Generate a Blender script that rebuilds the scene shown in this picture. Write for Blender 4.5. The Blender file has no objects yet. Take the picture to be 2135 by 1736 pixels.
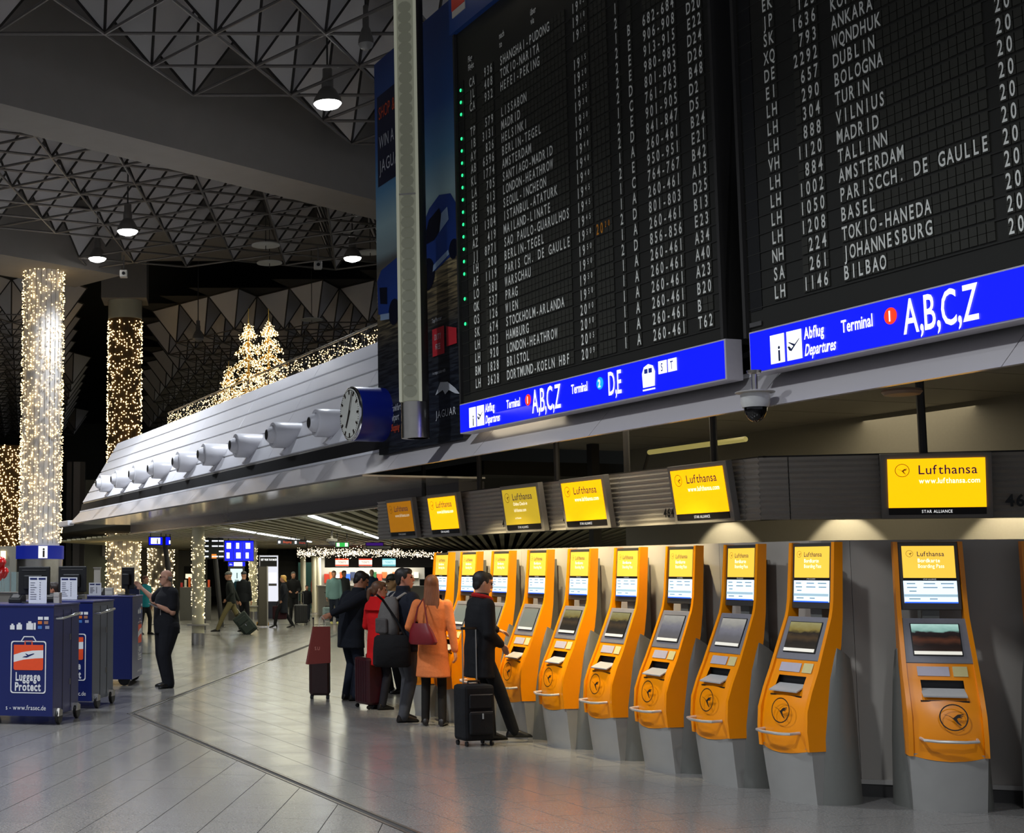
import bpy, math, random
import numpy as np
from mathutils import Vector, Matrix
random.seed(7)
S = bpy.context.scene
COL = S.collection
# ------------------------------------------------------------------ camera
F, PX, CY, HZ, CH = 2900.0, 450.0, 868.0, 1188.0, 1.78
PITCH = math.atan((HZ - CY) / F)
CP, SP = math.cos(PITCH), math.sin(PITCH)
cam_d = bpy.data.cameras.new('camera')
cam_d.sensor_width = 36.0
cam_d.lens = 36.0 * F / 2135.0
cam_d.shift_x = (1067.5 - PX) / 2135.0
cam_d.clip_start, cam_d.clip_end = 0.1, 400
cam = bpy.data.objects.new('camera', cam_d)
cam.location = (0, 0, CH)
cam.rotation_euler = (math.pi / 2 + PITCH, 0, 0)
COL.objects.link(cam)
S.camera = cam
# ------------------------------------------------------------------ world + exposure
w = bpy.data.worlds.new('hall_ambient'); S.world = w
w.use_nodes = True
w.node_tree.nodes['Background'].inputs[0].default_value = (0.80, 0.86, 1.0, 1)
w.node_tree.nodes['Background'].inputs[1].default_value = 0.28
S.view_settings.view_transform = 'Standard'
S.view_settings.look = 'None'
S.view_settings.exposure = 0.2
S.view_settings.gamma = 1.0
S.view_settings.use_curve_mapping = False
S.cycles.use_denoising = True
S.cycles.max_bounces = 4
S.cycles.diffuse_bounces = 2
S.cycles.glossy_bounces = 3
S.cycles.use_adaptive_sampling = True
S.cycles.adaptive_threshold = 0.1
S.cycles.sample_clamp_indirect = 4.0
A1 = math.atan2(880.0, F / CP)            # direction of the gallery front
EA = math.radians(11.66)                  # direction of the stone joints in the hall
def ray(x, y):
    v = (CY - y) / F
    return ((x - PX) / F, CP - v * SP, SP + v * CP)
def G(x, y, z=0.0):
    r = ray(x, y); k = (z - CH) / r[2]
    return Vector((r[0] * k, r[1] * k, z))
def at(x, y, Y):
    r = ray(x, y); k = Y / r[1]
    return Vector((r[0] * k, Y, CH + r[2] * k))
RM = Matrix.Rotation(-(math.pi / 2 - A1), 4, 'Z')   # gallery frame: x along the front, y into it
RMI = RM.inverted()
def MZ(x, y, s):                          # point of the plane y'=s of the gallery frame
    r = RMI @ Vector(ray(x, y)); k = s / r.y
    return Vector((r.x * k, s, CH + r.z * k))
def MW(x, y, z=0.0): return RM @ Vector((x, y, z))
# ------------------------------------------------------------------ large lights
def area(name, loc, rot, sx, sy, power, col=(1, 1, 1), spread=180):
    d = bpy.data.lights.new(name, 'AREA'); d.shape = 'RECTANGLE'
    d.size, d.size_y, d.energy, d.color = sx, sy, power, col
    d.spread = math.radians(spread)
    o = bpy.data.objects.new(name, d); o.location = loc; o.rotation_euler = rot
    COL.objects.link(o); return o
def spot(name, loc, target, power, angle=90, blend=0.6, col=(1, 1, 1), radius=0.15):
    d = bpy.data.lights.new(name, 'SPOT'); d.energy = power; d.color = col
    d.spot_size = math.radians(angle); d.spot_blend = blend; d.shadow_soft_size = radius
    o = bpy.data.objects.new(name, d); o.location = loc
    o.rotation_euler = (Vector(target) - Vector(loc)).to_track_quat('-Z', 'Y').to_euler()
    COL.objects.link(o); return o
COOL, WARM = (0.86, 0.92, 1.0), (1.0, 0.86, 0.62)
# high-bay lamps assumed outside the frame; last two added to brighten the kiosk side
for i, (x, y) in enumerate([(-9, 6), (-2, 5), (-10, 15), (-4, 13), (-13, 24), (-6, 30), (-16, 36), (-11, 44), (3, -1), (-5, -4)]):
    spot('high_bay_beam', (x, y, 10.2), (x, y, 0), 2700, 125, 0.7, COOL, 0.35)
# ------------------------------------------------------------------ helpers
def lin(h):
    h = h.lstrip('#'); c = [int(h[i:i + 2], 16) / 255 for i in (0, 2, 4)]
    return tuple(v / 12.92 if v <= 0.04045 else ((v + 0.055) / 1.055) ** 2.4 for v in c)
MATS = {}
def mat(name, hexc, rough=0.5, metal=0.0, emit=0.0, ehex=None, var=0.06, scale=30.0, bump=0.0, spec=0.5, sample=True, alpha=1.0):
    if name in MATS: return MATS[name]
    m = bpy.data.materials.new(name); m.use_nodes = True
    nt = m.node_tree; b = nt.nodes['Principled BSDF']
    c = lin(hexc)
    b.inputs['Roughness'].default_value = rough
    b.inputs['Metallic'].default_value = metal
    b.inputs['Specular IOR Level'].default_value = spec
    if emit > 0:
        b.inputs['Base Color'].default_value = (c[0] * .3, c[1] * .3, c[2] * .3, 1)
        b.inputs['Emission Color'].default_value = (*(lin(ehex) if ehex else c), 1)
        b.inputs['Emission Strength'].default_value = emit
        if not sample: m.cycles.emission_sampling = 'NONE'
    else:
        tc = nt.nodes.new('ShaderNodeTexCoord')
        n = nt.nodes.new('ShaderNodeTexNoise'); n.inputs['Scale'].default_value = scale
        n.inputs['Detail'].default_value = 4
        nt.links.new(tc.outputs['Object'], n.inputs['Vector'])
        mx = nt.nodes.new('ShaderNodeMix'); mx.data_type = 'RGBA'
        mx.inputs[6].default_value = (*[max(0, v * (1 - var)) for v in c], 1)
        mx.inputs[7].default_value = (*[min(1, v * (1 + var)) for v in c], 1)
        nt.links.new(n.outputs['Fac'], mx.inputs[0])
        nt.links.new(mx.outputs[2], b.inputs['Base Color'])
        if bump:
            bp = nt.nodes.new('ShaderNodeBump'); bp.inputs['Strength'].default_value = bump
            bp.inputs['Distance'].default_value = 0.01
            nt.links.new(n.outputs['Fac'], bp.inputs['Height']); nt.links.new(bp.outputs[0], b.inputs['Normal'])
    if alpha < 1:
        b.inputs['Alpha'].default_value = alpha
    MATS[name] = m
    return m
def glow(hexc, strength, sample=False):
    return mat('glow_%s_%g' % (hexc, strength), hexc, 0.4, emit=strength, sample=sample)
# ---- glyphs
GC = {}
def glyph(ch, bold=0.0):
    k = (ch, bold)
    if k in GC: return GC[k]
    cu = bpy.data.curves.new('glyph', 'FONT'); cu.body = ch; cu.size = 1.0; cu.resolution_u = 3
    cu.offset = bold
    o = bpy.data.objects.new('glyph', cu)
    me = bpy.data.meshes.new_from_object(o)
    v = [(p.co.x, p.co.y) for p in me.vertices]; f = [tuple(p.vertices) for p in me.polygons]
    bpy.data.objects.remove(o); bpy.data.meshes.remove(me); bpy.data.curves.remove(cu)
    x0 = min([p[0] for p in v], default=0); x1 = max([p[0] for p in v], default=0.25)
    GC[k] = ([(a - x0, b) for a, b in v], f, x1 - x0)
    return GC[k]
class MB:
    def __init__(s): s.v = []; s.f = []; s.m = []
    def add(s, v, f, mi=0, X=None):
        n = len(s.v)
        s.v += [tuple(X @ Vector(p)) for p in v] if X is not None else [tuple(p) for p in v]
        s.f += [tuple(i + n for i in q) for q in f]; s.m += [mi] * len(f)
        return s
    def box(s, x0, x1, y0, y1, z0, z1, mi=0, X=None):
        v = [(x0, y0, z0), (x1, y0, z0), (x1, y1, z0), (x0, y1, z0), (x0, y0, z1), (x1, y0, z1), (x1, y1, z1), (x0, y1, z1)]
        return s.add(v, [(0, 3, 2, 1), (4, 5, 6, 7), (0, 1, 5, 4), (1, 2, 6, 5), (2, 3, 7, 6), (3, 0, 4, 7)], mi, X)
    def prism(s, poly, axis, a, b, mi=0, X=None):
        """extrude a 2-D outline; axis x: (y,z), y: (x,z), z: (x,y)"""
        def P(u, w, t): return (t, u, w) if axis == 'x' else (u, t, w) if axis == 'y' else (u, w, t)
        n = len(poly)
        v = [P(u, w, a) for u, w in poly] + [P(u, w, b) for u, w in poly]
        f = [tuple(range(n))[::-1], tuple(range(n, 2 * n))] + [(i, (i + 1) % n, n + (i + 1) % n, n + i) for i in range(n)]
        if axis == 'y': f = [q[::-1] for q in f]
        ar = sum(poly[i][0] * poly[(i + 1) % n][1] - poly[(i + 1) % n][0] * poly[i][1] for i in range(n))
        if (ar < 0) != (b < a): f = [q[::-1] for q in f]
        return s.add(v, f, mi, X)
    def tube(s, pts, r, n=8, mi=0, X=None, cap=True):
        pts = [Vector(p) for p in pts]; rr = r if isinstance(r, (list, tuple)) else [r] * len(pts)
        rings = []; ref = None
        for i, p in enumerate(pts):
            d = (pts[min(i + 1, len(pts) - 1)] - pts[max(i - 1, 0)])
            d = d.normalized() if d.length > 1e-9 else Vector((0, 0, 1))
            if ref is None: ref = Vector((1, 0, 0)) if abs(d.x) < 0.9 else Vector((0, 1, 0))
            a = (ref - d * ref.dot(d)).normalized(); b = d.cross(a); ref = a
            rings.append([p + (a * math.cos(t) + b * math.sin(t)) * rr[i] for t in [2 * math.pi * k / n for k in range(n)]])
        v = [q for R in rings for q in R]; f = []
        for i in range(len(pts) - 1):
            for k in range(n):
                f.append((i * n + k, i * n + (k + 1) % n, (i + 1) * n + (k + 1) % n, (i + 1) * n + k))
        if cap: f += [tuple(range(n))[::-1], tuple(range((len(pts) - 1) * n, len(pts) * n))]
        return s.add(v, f, mi, X)
    def lathe(s, prof, n=24, c=(0, 0, 0), mi=0, X=None):
        v = []; f = []
        for r, z in prof: v += [(c[0] + max(r, 1e-4) * math.cos(2 * math.pi * k / n), c[1] + max(r, 1e-4) * math.sin(2 * math.pi * k / n), c[2] + z) for k in range(n)]
        for i in range(len(prof) - 1):
            for k in range(n): f.append((i * n + k, i * n + (k + 1) % n, (i + 1) * n + (k + 1) % n, (i + 1) * n + k))
        f += [tuple(range(n))[::-1], tuple(range((len(prof) - 1) * n, len(prof) * n))]
        return s.add(v, f, mi, X)
    def ball(s, c, r, mi=0, X=None, nu=10, nv=7):
        r = r if isinstance(r, (tuple, list)) else (r, r, r)
        v = [(c[0], c[1], c[2] - r[2])]; f = []
        for j in range(1, nv):
            t = math.pi * j / nv
            v += [(c[0] + r[0] * math.sin(t) * math.cos(2 * math.pi * k / nu), c[1] + r[1] * math.sin(t) * math.sin(2 * math.pi * k / nu), c[2] - r[2] * math.cos(t)) for k in range(nu)]
        v.append((c[0], c[1], c[2] + r[2])); L = len(v) - 1
        for k in range(nu):
            f.append((0, 1 + (k + 1) % nu, 1 + k)); f.append((L, L - nu + k, L - nu + (k + 1) % nu))
        for j in range(nv - 2):
            for k in range(nu):
                a = 1 + j * nu; f.append((a + k, a + (k + 1) % nu, a + nu + (k + 1) % nu, a + nu + k))
        return s.add(v, f, mi, X)
    def text(s, t, x, z, h, y=0.0, sx=0.8, gap=0.12, mi=0, X=None, bold=0.0, mono=None, align='l', slant=0.0):
        """letters in the x-z plane, facing -y; h is the capital height"""
        k = h / 0.70; adv = []
        for c in t:
            adv.append(0.32 if c == ' ' else glyph(c, bold)[2] + gap)
        W = (len(t) * mono) if mono else sum(adv) * k * sx
        cx = x - (W / 2 if align == 'c' else W if align == 'r' else 0)
        for c, a in zip(t, adv):
            if c != ' ':
                g = glyph(c, bold)
                if mono:
                    q = min(k * sx, mono * 0.86 / max(g[2], 1e-3)); off = (mono - g[2] * q) / 2
                else: q = k * sx; off = 0
                s.add([(cx + off + px * q + slant * pz * k, y, z + pz * k) for px, pz in g[0]], g[1], mi, X)
            cx += mono if mono else a * k * sx
        return W
    def build(s, name, mats, parent=None, smooth=False, bevel=0.0, link=True):
        me = bpy.data.meshes.new(name); me.from_pydata(s.v, [], s.f)
        for m in (mats if isinstance(mats, (list, tuple)) else [mats]): me.materials.append(m)
        if any(s.m): me.polygons.foreach_set('material_index', s.m)
        if smooth:
            me.polygons.foreach_set('use_smooth', [True] * len(s.f))
            try: me.set_sharp_from_angle(angle=math.radians(40))
            except Exception: pass
        me.update()
        o = bpy.data.objects.new(name, me); COL.objects.link(o)
        if parent is not None: o.parent = parent
        if bevel:
            bm = o.modifiers.new('edge', 'BEVEL'); bm.width = bevel; bm.segments = 2; bm.limit_method = 'ANGLE'
        return o
def tag(o, label, cat, group=None, kind=None):
    o['label'] = label; o['category'] = cat
    if group: o['group'] = group
    if kind: o['kind'] = kind
    return o
def empty(name, loc=(0, 0, 0), rz=0.0, label=None, cat=None, group=None, kind=None):
    o = bpy.data.objects.new(name, None); COL.objects.link(o); o.empty_display_size = 0.1
    o.location = loc; o.rotation_euler = (0, 0, rz)
    if label: tag(o, label, cat, group, kind)
    return o
RZM = -(math.pi / 2 - A1)
def mempty(name, x, y, z=0.0, **k): return empty(name, MW(x, y, z), RZM + k.pop('rz', 0.0), **k)
def clone(o, parent=None):
    c = o.copy(); COL.objects.link(c); c.parent = parent
    for ch in list(o.children): clone(ch, c)
    return c
def circle(cx, cy, r, n=24, a0=0.0, a1=2 * math.pi):
    return [(cx + r * math.cos(a0 + (a1 - a0) * i / n), cy + r * math.sin(a0 + (a1 - a0) * i / n)) for i in range(n if abs(a1 - a0) > 6.28 else n + 1)]
def flat(mb, poly, y, mi=0, X=None):
    """flat print in the x-z plane facing -y"""
    n = len(poly); ar = sum(poly[i][0] * poly[(i + 1) % n][1] - poly[(i + 1) % n][0] * poly[i][1] for i in range(n))
    f = tuple(range(n)) if ar > 0 else tuple(range(n))[::-1]
    mb.add([(u, y, w) for u, w in poly], [f], mi, X)
def ringflat(mb, cx, cz, r0, r1, y, n=28, mi=0, X=None):
    v = [(cx + r * math.cos(2 * math.pi * k / n), y, cz + r * math.sin(2 * math.pi * k / n)) for r in (r0, r1) for k in range(n)]
    mb.add(v, [(k, (k + 1) % n, n + (k + 1) % n, n + k)[::-1] for k in range(n)], mi, X)
CRANE = [(-.74, .26), (-.60, .20), (-.30, .12), (-.05, -.05), (.12, .10), (.30, .24), (.76, .30), (.74, .22), (.50, .18), (.72, .14), (.70, .08), (.46, .08), (.64, .0), (.58, -.04), (.36, -.02), (.22, -.10), (.34, -.40), (.56, -.62), (.46, -.64), (.22, -.46), (.02, -.22), (-.20, .0), (-.40, .12), (-.60, .16)]
def crane(mb, cx, cz, r, y, mi=0, X=None):
    ringflat(mb, cx, cz, r * .91, r, y, mi=mi, X=X)
    pts = [(cx + a * r * .92, cz + b * r * .92) for a, b in CRANE]
    # ear-clip free: fan the bird as three convex-ish strips
    for idx in ([0, 1, 2, 22, 23], [2, 3, 20, 21, 22], [3, 4, 15, 16, 19, 20], [16, 17, 18, 19], [4, 5, 14, 15], [5, 6, 7, 8], [5, 8, 9, 10, 11], [5, 11, 12, 13, 14]):
        flat(mb, [pts[i] for i in idx], y, mi, X)
# ------------------------------------------------------------------ materials of the place
def floor_mat(name, c0, c1, rough):
    m = bpy.data.materials.new(name); m.use_nodes = True; nt = m.node_tree; b = nt.nodes['Principled BSDF']
    geo = nt.nodes.new('ShaderNodeNewGeometry'); oi = nt.nodes.new('ShaderNodeObjectInfo')
    n = nt.nodes.new('ShaderNodeTexNoise'); n.inputs['Scale'].default_value = 60; n.inputs['Detail'].default_value = 8; n.inputs['Roughness'].default_value = 0.75
    n2 = nt.nodes.new('ShaderNodeTexNoise'); n2.inputs['Scale'].default_value = 1.3; n2.inputs['Detail'].default_value = 5
    nt.links.new(geo.outputs['Position'], n.inputs['Vector']); nt.links.new(geo.outputs['Position'], n2.inputs['Vector'])
    cr = nt.nodes.new('ShaderNodeValToRGB')
    cr.color_ramp.elements[0].position = 0.30; cr.color_ramp.elements[0].color = (*lin(c0), 1)
    cr.color_ramp.elements[1].position = 0.72; cr.color_ramp.elements[1].color = (*lin(c1), 1)
    nt.links.new(n.outputs['Fac'], cr.inputs[0])
    ad = nt.nodes.new('ShaderNodeMath'); ad.operation = 'ADD'
    nt.links.new(oi.outputs['Random'], ad.inputs[0]); nt.links.new(geo.outputs['Random Per Island'], ad.inputs[1])
    mr = nt.nodes.new('ShaderNodeMapRange'); mr.inputs[1].default_value = 0; mr.inputs[2].default_value = 2; mr.inputs[3].default_value = 0.93; mr.inputs[4].default_value = 1.06
    nt.links.new(ad.outputs[0], mr.inputs[0])
    mx = nt.nodes.new('ShaderNodeVectorMath'); mx.operation = 'SCALE'
    nt.links.new(cr.outputs[0], mx.inputs[0]); nt.links.new(mr.outputs[0], mx.inputs['Scale'])
    nt.links.new(mx.outputs[0], b.inputs['Base Color'])
    rr = nt.nodes.new('ShaderNodeMapRange'); rr.inputs[3].default_value = rough * 0.75; rr.inputs[4].default_value = rough * 1.5
    nt.links.new(n2.outputs['Fac'], rr.inputs[0]); nt.links.new(rr.outputs[0], b.inputs['Roughness'])
    b.inputs['Specular IOR Level'].default_value = 0.6
    return m
M_STONE = floor_mat('grey_granite', '#4d4a48', '#96938e', 0.18)
M_GROUT = mat('dark_joint', '#2b2a29', 0.8)
M_WALL = mat('grey_laminate', '#a0998f', 0.42, var=0.05, scale=3)
M_CONC = mat('ceiling_concrete', '#8d8780', 0.85, var=0.08, scale=2.5)
M_DARK = mat('dark_void', '#17150f', 0.9)
M_COFF = mat('coffer_panel', '#d2cecb', 0.7, var=0.05, scale=1.5)
M_TUBE = mat('lattice_steel', '#3b3733', 0.5, 0.3)
M_CHORD = mat('chord_steel', '#6a6560', 0.45, 0.4)
M_STEEL = mat('brushed_steel', '#b9b4ab', 0.28, 1.0, var=0.1, scale=12)
M_CHROME = mat('chrome', '#d8d8d8', 0.12, 1.0)
M_SOFFIT = mat('polished_soffit', '#cfcac4', 0.16, 0.45, var=0.05, scale=1.2)
M_WHITEP = mat('white_enamel', '#efeef3', 0.30, var=0.03, scale=2)
M_BLACK = mat('black_plastic', '#0b0b0c', 0.45)
M_BLACKG = mat('black_gloss', '#07060a', 0.2)
M_GREY = mat('grey_metal', '#5e5c5b', 0.45, 0.35)
M_GREYD = mat('dark_grey_metal', '#3a3836', 0.5, 0.3)
M_GREYL = mat('light_grey_paint', '#a7a29b', 0.5)
M_LAMP = glow('#ffffff', 14.0)
# ------------------------------------------------------------------ floor
def clip(poly, p, n):
    out = []
    for i in range(len(poly)):
        a, b = poly[i], poly[(i + 1) % len(poly)]
        da = (a[0] - p[0]) * n[0] + (a[1] - p[1]) * n[1]; db = (b[0] - p[0]) * n[0] + (b[1] - p[1]) * n[1]
        if da >= 0: out.append(a)
        if (da >= 0) != (db >= 0):
            t = da / (da - db); out.append((a[0] + (b[0] - a[0]) * t, a[1] + (b[1] - a[1]) * t))
    return out
floor = MB().box(-45, 45, -6, 120, -0.30, -0.006).build('floor', M_GROUT)
tag(floor, 'polished grey granite floor of the departure hall', 'floor', kind='structure')
CN = G(275, 1487)
dA = (math.sin(EA), math.cos(EA)); nA = (dA[1], -dA[0])           # along / right of arm 1 (far arm)
dB = (math.sin(A1), -math.cos(A1)); nB = (-dB[1], dB[0])          # arm 2 runs towards the camera; nB points to the kiosks
if nB[0] < 0: nB = (-nB[0], -nB[1])
HW = 0.055
def px_of(P):
    Y = P[1] * CP + (P[2] - CH) * SP; Z = -P[1] * SP + (P[2] - CH) * CP
    return PX + F * P[0] / Y, CY - F * Z / Y, Y
TL, TW, GAP = 0.62, 0.403, 0.006
tiles = []
def field(ang, org, inside):
    ca, sa = math.sin(ang), math.cos(ang)
    for r in range(-75, 75):
        for k in range(-30, 90):
            o = ((r * 0.37) % 1.0) * TL
            u, v = k * TL + o, r * TW
            c = (org[0] + ca * (u + TL / 2) + sa * (v + TW / 2), org[1] + sa * (u + TL / 2) - ca * (v + TW / 2))
            if c[1] < 6 or c[1] > 46: continue
            x, y, _ = px_of((c[0], c[1], 0))
            if x < -900 or x > 2700 or y > 2400: continue
            q = [(org[0] + ca * a + sa * b, org[1] + sa * a - ca * b) for a, b in ((u, v + GAP), (u, v + TW), (u + TL - GAP, v + TW), (u + TL - GAP, v + GAP))]
            side = [((p[0] - CN.x) * nA[0] + (p[1] - CN.y) * nA[1], (p[0] - CN.x) * nB[0] + (p[1] - CN.y) * nB[1]) for p in q]
            whole = True
            if inside:
                if all(a > HW and b > HW for a, b in side): pass
                elif any(a > HW and b > HW for a, b in side) or True:
                    q = clip(clip(q, (CN.x + nA[0] * HW, CN.y + nA[1] * HW), nA), (CN.x + nB[0] * HW, CN.y + nB[1] * HW), nB); whole = False
            else:
                if all(a < -HW for a, b in side) or all(b < -HW for a, b in side): pass
                else:
                    ma = sum(a for a, b in side) / 4; mb_ = sum(b for a, b in side) / 4
                    n, e = (nA, 1) if ma < mb_ else (nB, 1)
                    q = clip(q, (CN.x - n[0] * HW, CN.y - n[1] * HW), (-n[0], -n[1])); whole = False
            if len(q) < 3: continue
            inframe = -40 < x < 2175 and y < 1776
            tiles.append((q, c, whole, ang, inframe, c[1]))
g0 = G(33.5, 1735)
field(EA, (g0.x, g0.y), False)
field(-A1, (CN.x + nB[0] * HW, CN.y + nB[1] * HW), True)
tiles.sort(key=lambda t: (not t[4], t[5]))
shared = {}
rest = MB()
TH = 0.02
for i, (q, c, whole, ang, inf, d) in enumerate(tiles):
    n = len(q)
    if i < 300:
        if whole and ang in shared:
            o = bpy.data.objects.new('floor_tile', shared[ang]); COL.objects.link(o)
        else:
            o = MB().prism([(p[0] - c[0], p[1] - c[1]) for p in q], 'z', -TH, 0.0).build('floor_tile', M_STONE)
            if whole: shared[ang] = o.data
        o.location = (c[0], c[1], 0); o.parent = floor
    else:
        rest.prism(q, 'z', -TH, 0.0)
o = rest.build('floor_tile_field', M_STONE, floor); o['kind'] = 'stuff'
o = MB().box(-45, 45, 46.3, 119, -0.02, 0.0).build('far_floor', M_STONE, floor)
# metal expansion joint set into the floor
ex = empty('trim_1', (0, 0, 0), 0, 'steel expansion joint running in a bent line across the floor', 'floor trim', kind='structure')
for (d, L, nm) in ((dB, 22.0, 0), (dA, (G(573, 1377) - CN).length, 1)):
    nn = (d[1], -d[0])
    for k, (o0, o1, z, m) in enumerate(((-0.05, -0.028, 0.003, M_STEEL), (-0.028, 0.028, -0.004, M_GREYD), (0.028, 0.05, 0.003, M_STEEL))):
        q = [(CN.x + d[0] * a + nn[0] * b, CN.y + d[1] * a + nn[1] * b) for a, b in ((0, o0), (L, o0), (L, o1), (0, o1))]
        MB().prism(q, 'z', -0.02, z).build('joint_rail' if k != 1 else 'joint_seal', m, ex)
# ------------------------------------------------------------------ kiosk partition, back wall, check-in ceiling
def polywall(pts, thick, z0, z1):
    mb = MB()
    for (a, b) in zip(pts[:-1], pts[1:]):
        a, b = Vector(a), Vector(b); d = (b - a).normalized(); n = Vector((-d.y, d.x))
        q = [a, b, b + n * thick, a + n * thick]
        mb.prism([(p.x, p.y) for p in q], 'z', z0, z1)
    return mb
WB = Vector((0.57, 0.82)).normalized()
WC = Vector((-9.42, 8.02))
arc = [(-9.62, 8.02), (-9.50, 8.035), (-9.40, 8.085), (-9.33, 8.165)]
wall_pts = [(-16.3, 8.02)] + arc + [tuple(Vector(arc[-1]) + WB * 5.5)]
wl = mempty('wall_partition', 0, 0, label='grey partition wall behind the row of kiosks', cat='wall', kind='structure')
xs = [-16.3, -14.4, -13.2, -12.0, -10.8, -9.62]
for a, b in zip(xs[:-1], xs[1:]):
    MB().box(a + .002, b - .002, 8.02, 8.10, 0, 2.02).build('wall_panel', M_WALL, wl)
polywall(arc, .08, 0, 2.02).build('corner_panel', M_WALL, wl, smooth=True)
B0 = Vector(arc[-1])
for k in range(4):
    polywall([tuple(B0 + WB * (1.35 * k + .003)), tuple(B0 + WB * (1.35 * k + 1.347))], .08, 0, 2.02).build('wall_panel', M_WALL, wl)
off = []
for p, q in zip(wall_pts, wall_pts[1:] + [None]):
    pass
bb = mempty('baseboard_partition', 0, 0, label='dark plinth with pale top strip along the kiosk wall', cat='baseboard', kind='structure')
def offs(pts, d):
    res = []
    for i, p in enumerate(pts):
        a = Vector(pts[max(i - 1, 0)]); b = Vector(pts[min(i + 1, len(pts) - 1)]); t = (b - a).normalized()
        res.append(tuple(Vector(p) + Vector((t.y, -t.x)) * d))
    return res
polywall(offs(wall_pts, .025), .025, 0, .10).build('plinth', M_GREYD, bb)
polywall(offs(wall_pts, .035), .035, .10, .135).build('plinth_strip', M_GREYL, bb)
MB().box(-17.6, -2, 11.5, 11.6, 0, 3.6).build('wall_back', mat('back_wall_paint', '#8f8b7c', 0.6), mempty('wall_checkin', 0, 0, label='pale wall behind the check-in desks lit by downlights', cat='wall', kind='structure'))
# white service panels and little notices on the back wall strip
cc = mempty('ceiling_checkin', 0, 0, label='dark ceiling over the check-in desks behind the boards', cat='ceiling', kind='structure')
for k in range(16):
    MB().box(-17.6 + k, -17.6 + k + .985, 7.65, 11.5, 3.50, 3.55).build('ceiling_panel', mat('dim_ceiling', '#7a766c', 0.6), cc)
MB().box(-16.8, -16.68, 10.4, 10.52, 0, 3.5).build('post', M_GREYD, cc)
# ------------------------------------------------------------------ gallery front
gal = mempty('wall_gallery', 0, 0, label='white slatted sloping front of the gallery above the hall', cat='gallery front', kind='structure')
XL, XR = -37.2, -4.0
GB, GT = Vector((7.45, 3.56)), Vector((8.43, 5.22))        # (y', z) foot and head of the sloping front
sl = (GT - GB); Ls = sl.length; sd = sl.normalized(); sn = Vector((-sd.y, sd.x))
if sn.x > 0: sn = -sn
NS = 6
for k in range(NS):
    a, b = Ls * k / NS, Ls * (k + 1) / NS
    x = XL
    while x < -15.5:
        x1 = min(x + 3.1, -15.0)
        q = [GB + sd * (a + .035) + sn * .03, GB + sd * b + sn * .03, GB + sd * b - sn * .02, GB + sd * (a + .035) - sn * .02]
        MB().prism([(p.x, p.y) for p in q], 'x', x + .004, x1 - .004).build('front_panel', M_WHITEP, gal, bevel=.006)
        x += 3.1
    q = [GB + sd * a + sn * .004, GB + sd * (a + .035) + sn * .004, GB + sd * (a + .035) - sn * .02, GB + sd * a - sn * .02]
    MB().prism([(p.x, p.y) for p in q], 'x', XL + .06, -15.0).build('groove_rail', M_STEEL, gal)
q = [GB - sn * .02, GT - sn * .02, GT - sn * .12, GB - sn * .12]
MB().prism([(p.x, p.y) for p in q], 'x', XL + .03, XR).build('backing', M_GREY, gal)
MB().box(XL, XR, GT.x + .1, GT.x + 2.5, GT.y - .12, GT.y - .04).build('gallery_deck', M_GREY, gal)
MB().prism([(7.40, 3.375), (7.44, 3.56), (7.60, 3.56), (7.60, 3.375)], 'x', XL - .05, XR).build('black_band', mat('band_black', '#0c090b', 0.6), gal)
MB().prism([(7.385, 3.335), (7.395, 3.372), (7.62, 3.372), (7.62, 3.335)], 'x', XL - .1, XR).build('edge_strip', M_WHITEP, gal)
M_FASC = mat('fascia_grey', '#b8b3b3', 0.24, 0.1, var=0.04, scale=1.0)
x = XL - .1
while x < XR:
    x1 = min(x + 2.35, XR)
    MB().prism([(7.11, 3.03), (7.39, 3.335), (7.44, 3.335), (7.16, 3.03)], 'x', x + .004, x1 - .004).build('fascia_panel', M_FASC, gal)
    x = x1
x = XL - .1
k = 0
while x < -17.0:
    MB().box(x + .003, min(x + 1.9, -17.0) - .003, 7.15, 8.95, 3.01, 3.035).build('soffit_panel', M_SOFFIT, gal)
    x += 1.9
MB().box(XL - 1.5, XL - .1, 7.06, 7.24, 2.98, 3.12).build('end_bracket', M_WHITEP, gal, bevel=.02)
pb = MZ(272, 1082, 8.95); pe = MZ(272, 1114, 8.95)
bz = MZ(786, 1054, 8.95).z
bm = mempty('beam_soffit', 0, 0, label='dark metal downstand beam beneath the gallery soffit', cat='beam', kind='structure')
MB().box(pb.x, -17.8, 8.95, 9.35, bz, 3.03).build('beam_face', mat('beam_metal', '#77757a', 0.25, 0.45), bm)
MB().box(pb.x, -17.8, 8.93, 9.02, bz - .03, bz).build('beam_lip', M_STEEL, bm)
# slatted ceiling of the arcade under the gallery
ZS = bz + .02
sc_ = empty('ceiling_arcade', (0, 0, 0), 0, 'slatted olive metal ceiling with light strips over the arcade', 'ceiling', kind='structure')
M_SLAT = mat('olive_slat', '#cbc49e', 0.5, 0.0)
for k in range(84):
    off_ = -10.5 + k * 0.33
    base = Vector((off_ * math.cos(EA), 30 - off_ * math.sin(EA), 0))
    # slat runs along EA; keep the part that lies behind the gallery beam
    t0, t1 = None, None
    ts = [t for t in np.arange(-16, 70, 0.5) if (RMI @ Vector((base.x + dA[0] * t, base.y + dA[1] * t, 0))).y > 9.4 and (RMI @ Vector((base.x + dA[0] * t, base.y + dA[1] * t, 0))).x < -18.2]
    if not ts: continue
    t0, t1 = min(ts), max(ts)
    if t1 - t0 < 1: continue
    o = MB().box(-.075, .075, 0, t1 - t0, 0, .05).build('slat', M_SLAT, sc_)
    o.location = (base.x + dA[0] * t0, base.y + dA[1] * t0, ZS); o.rotation_euler = (0, 0, -EA)
pl = [MW(-17.8, 9.35), MW(-95, 9.35), MW(-95, 45), MW(-17.8, 45)]
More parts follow.
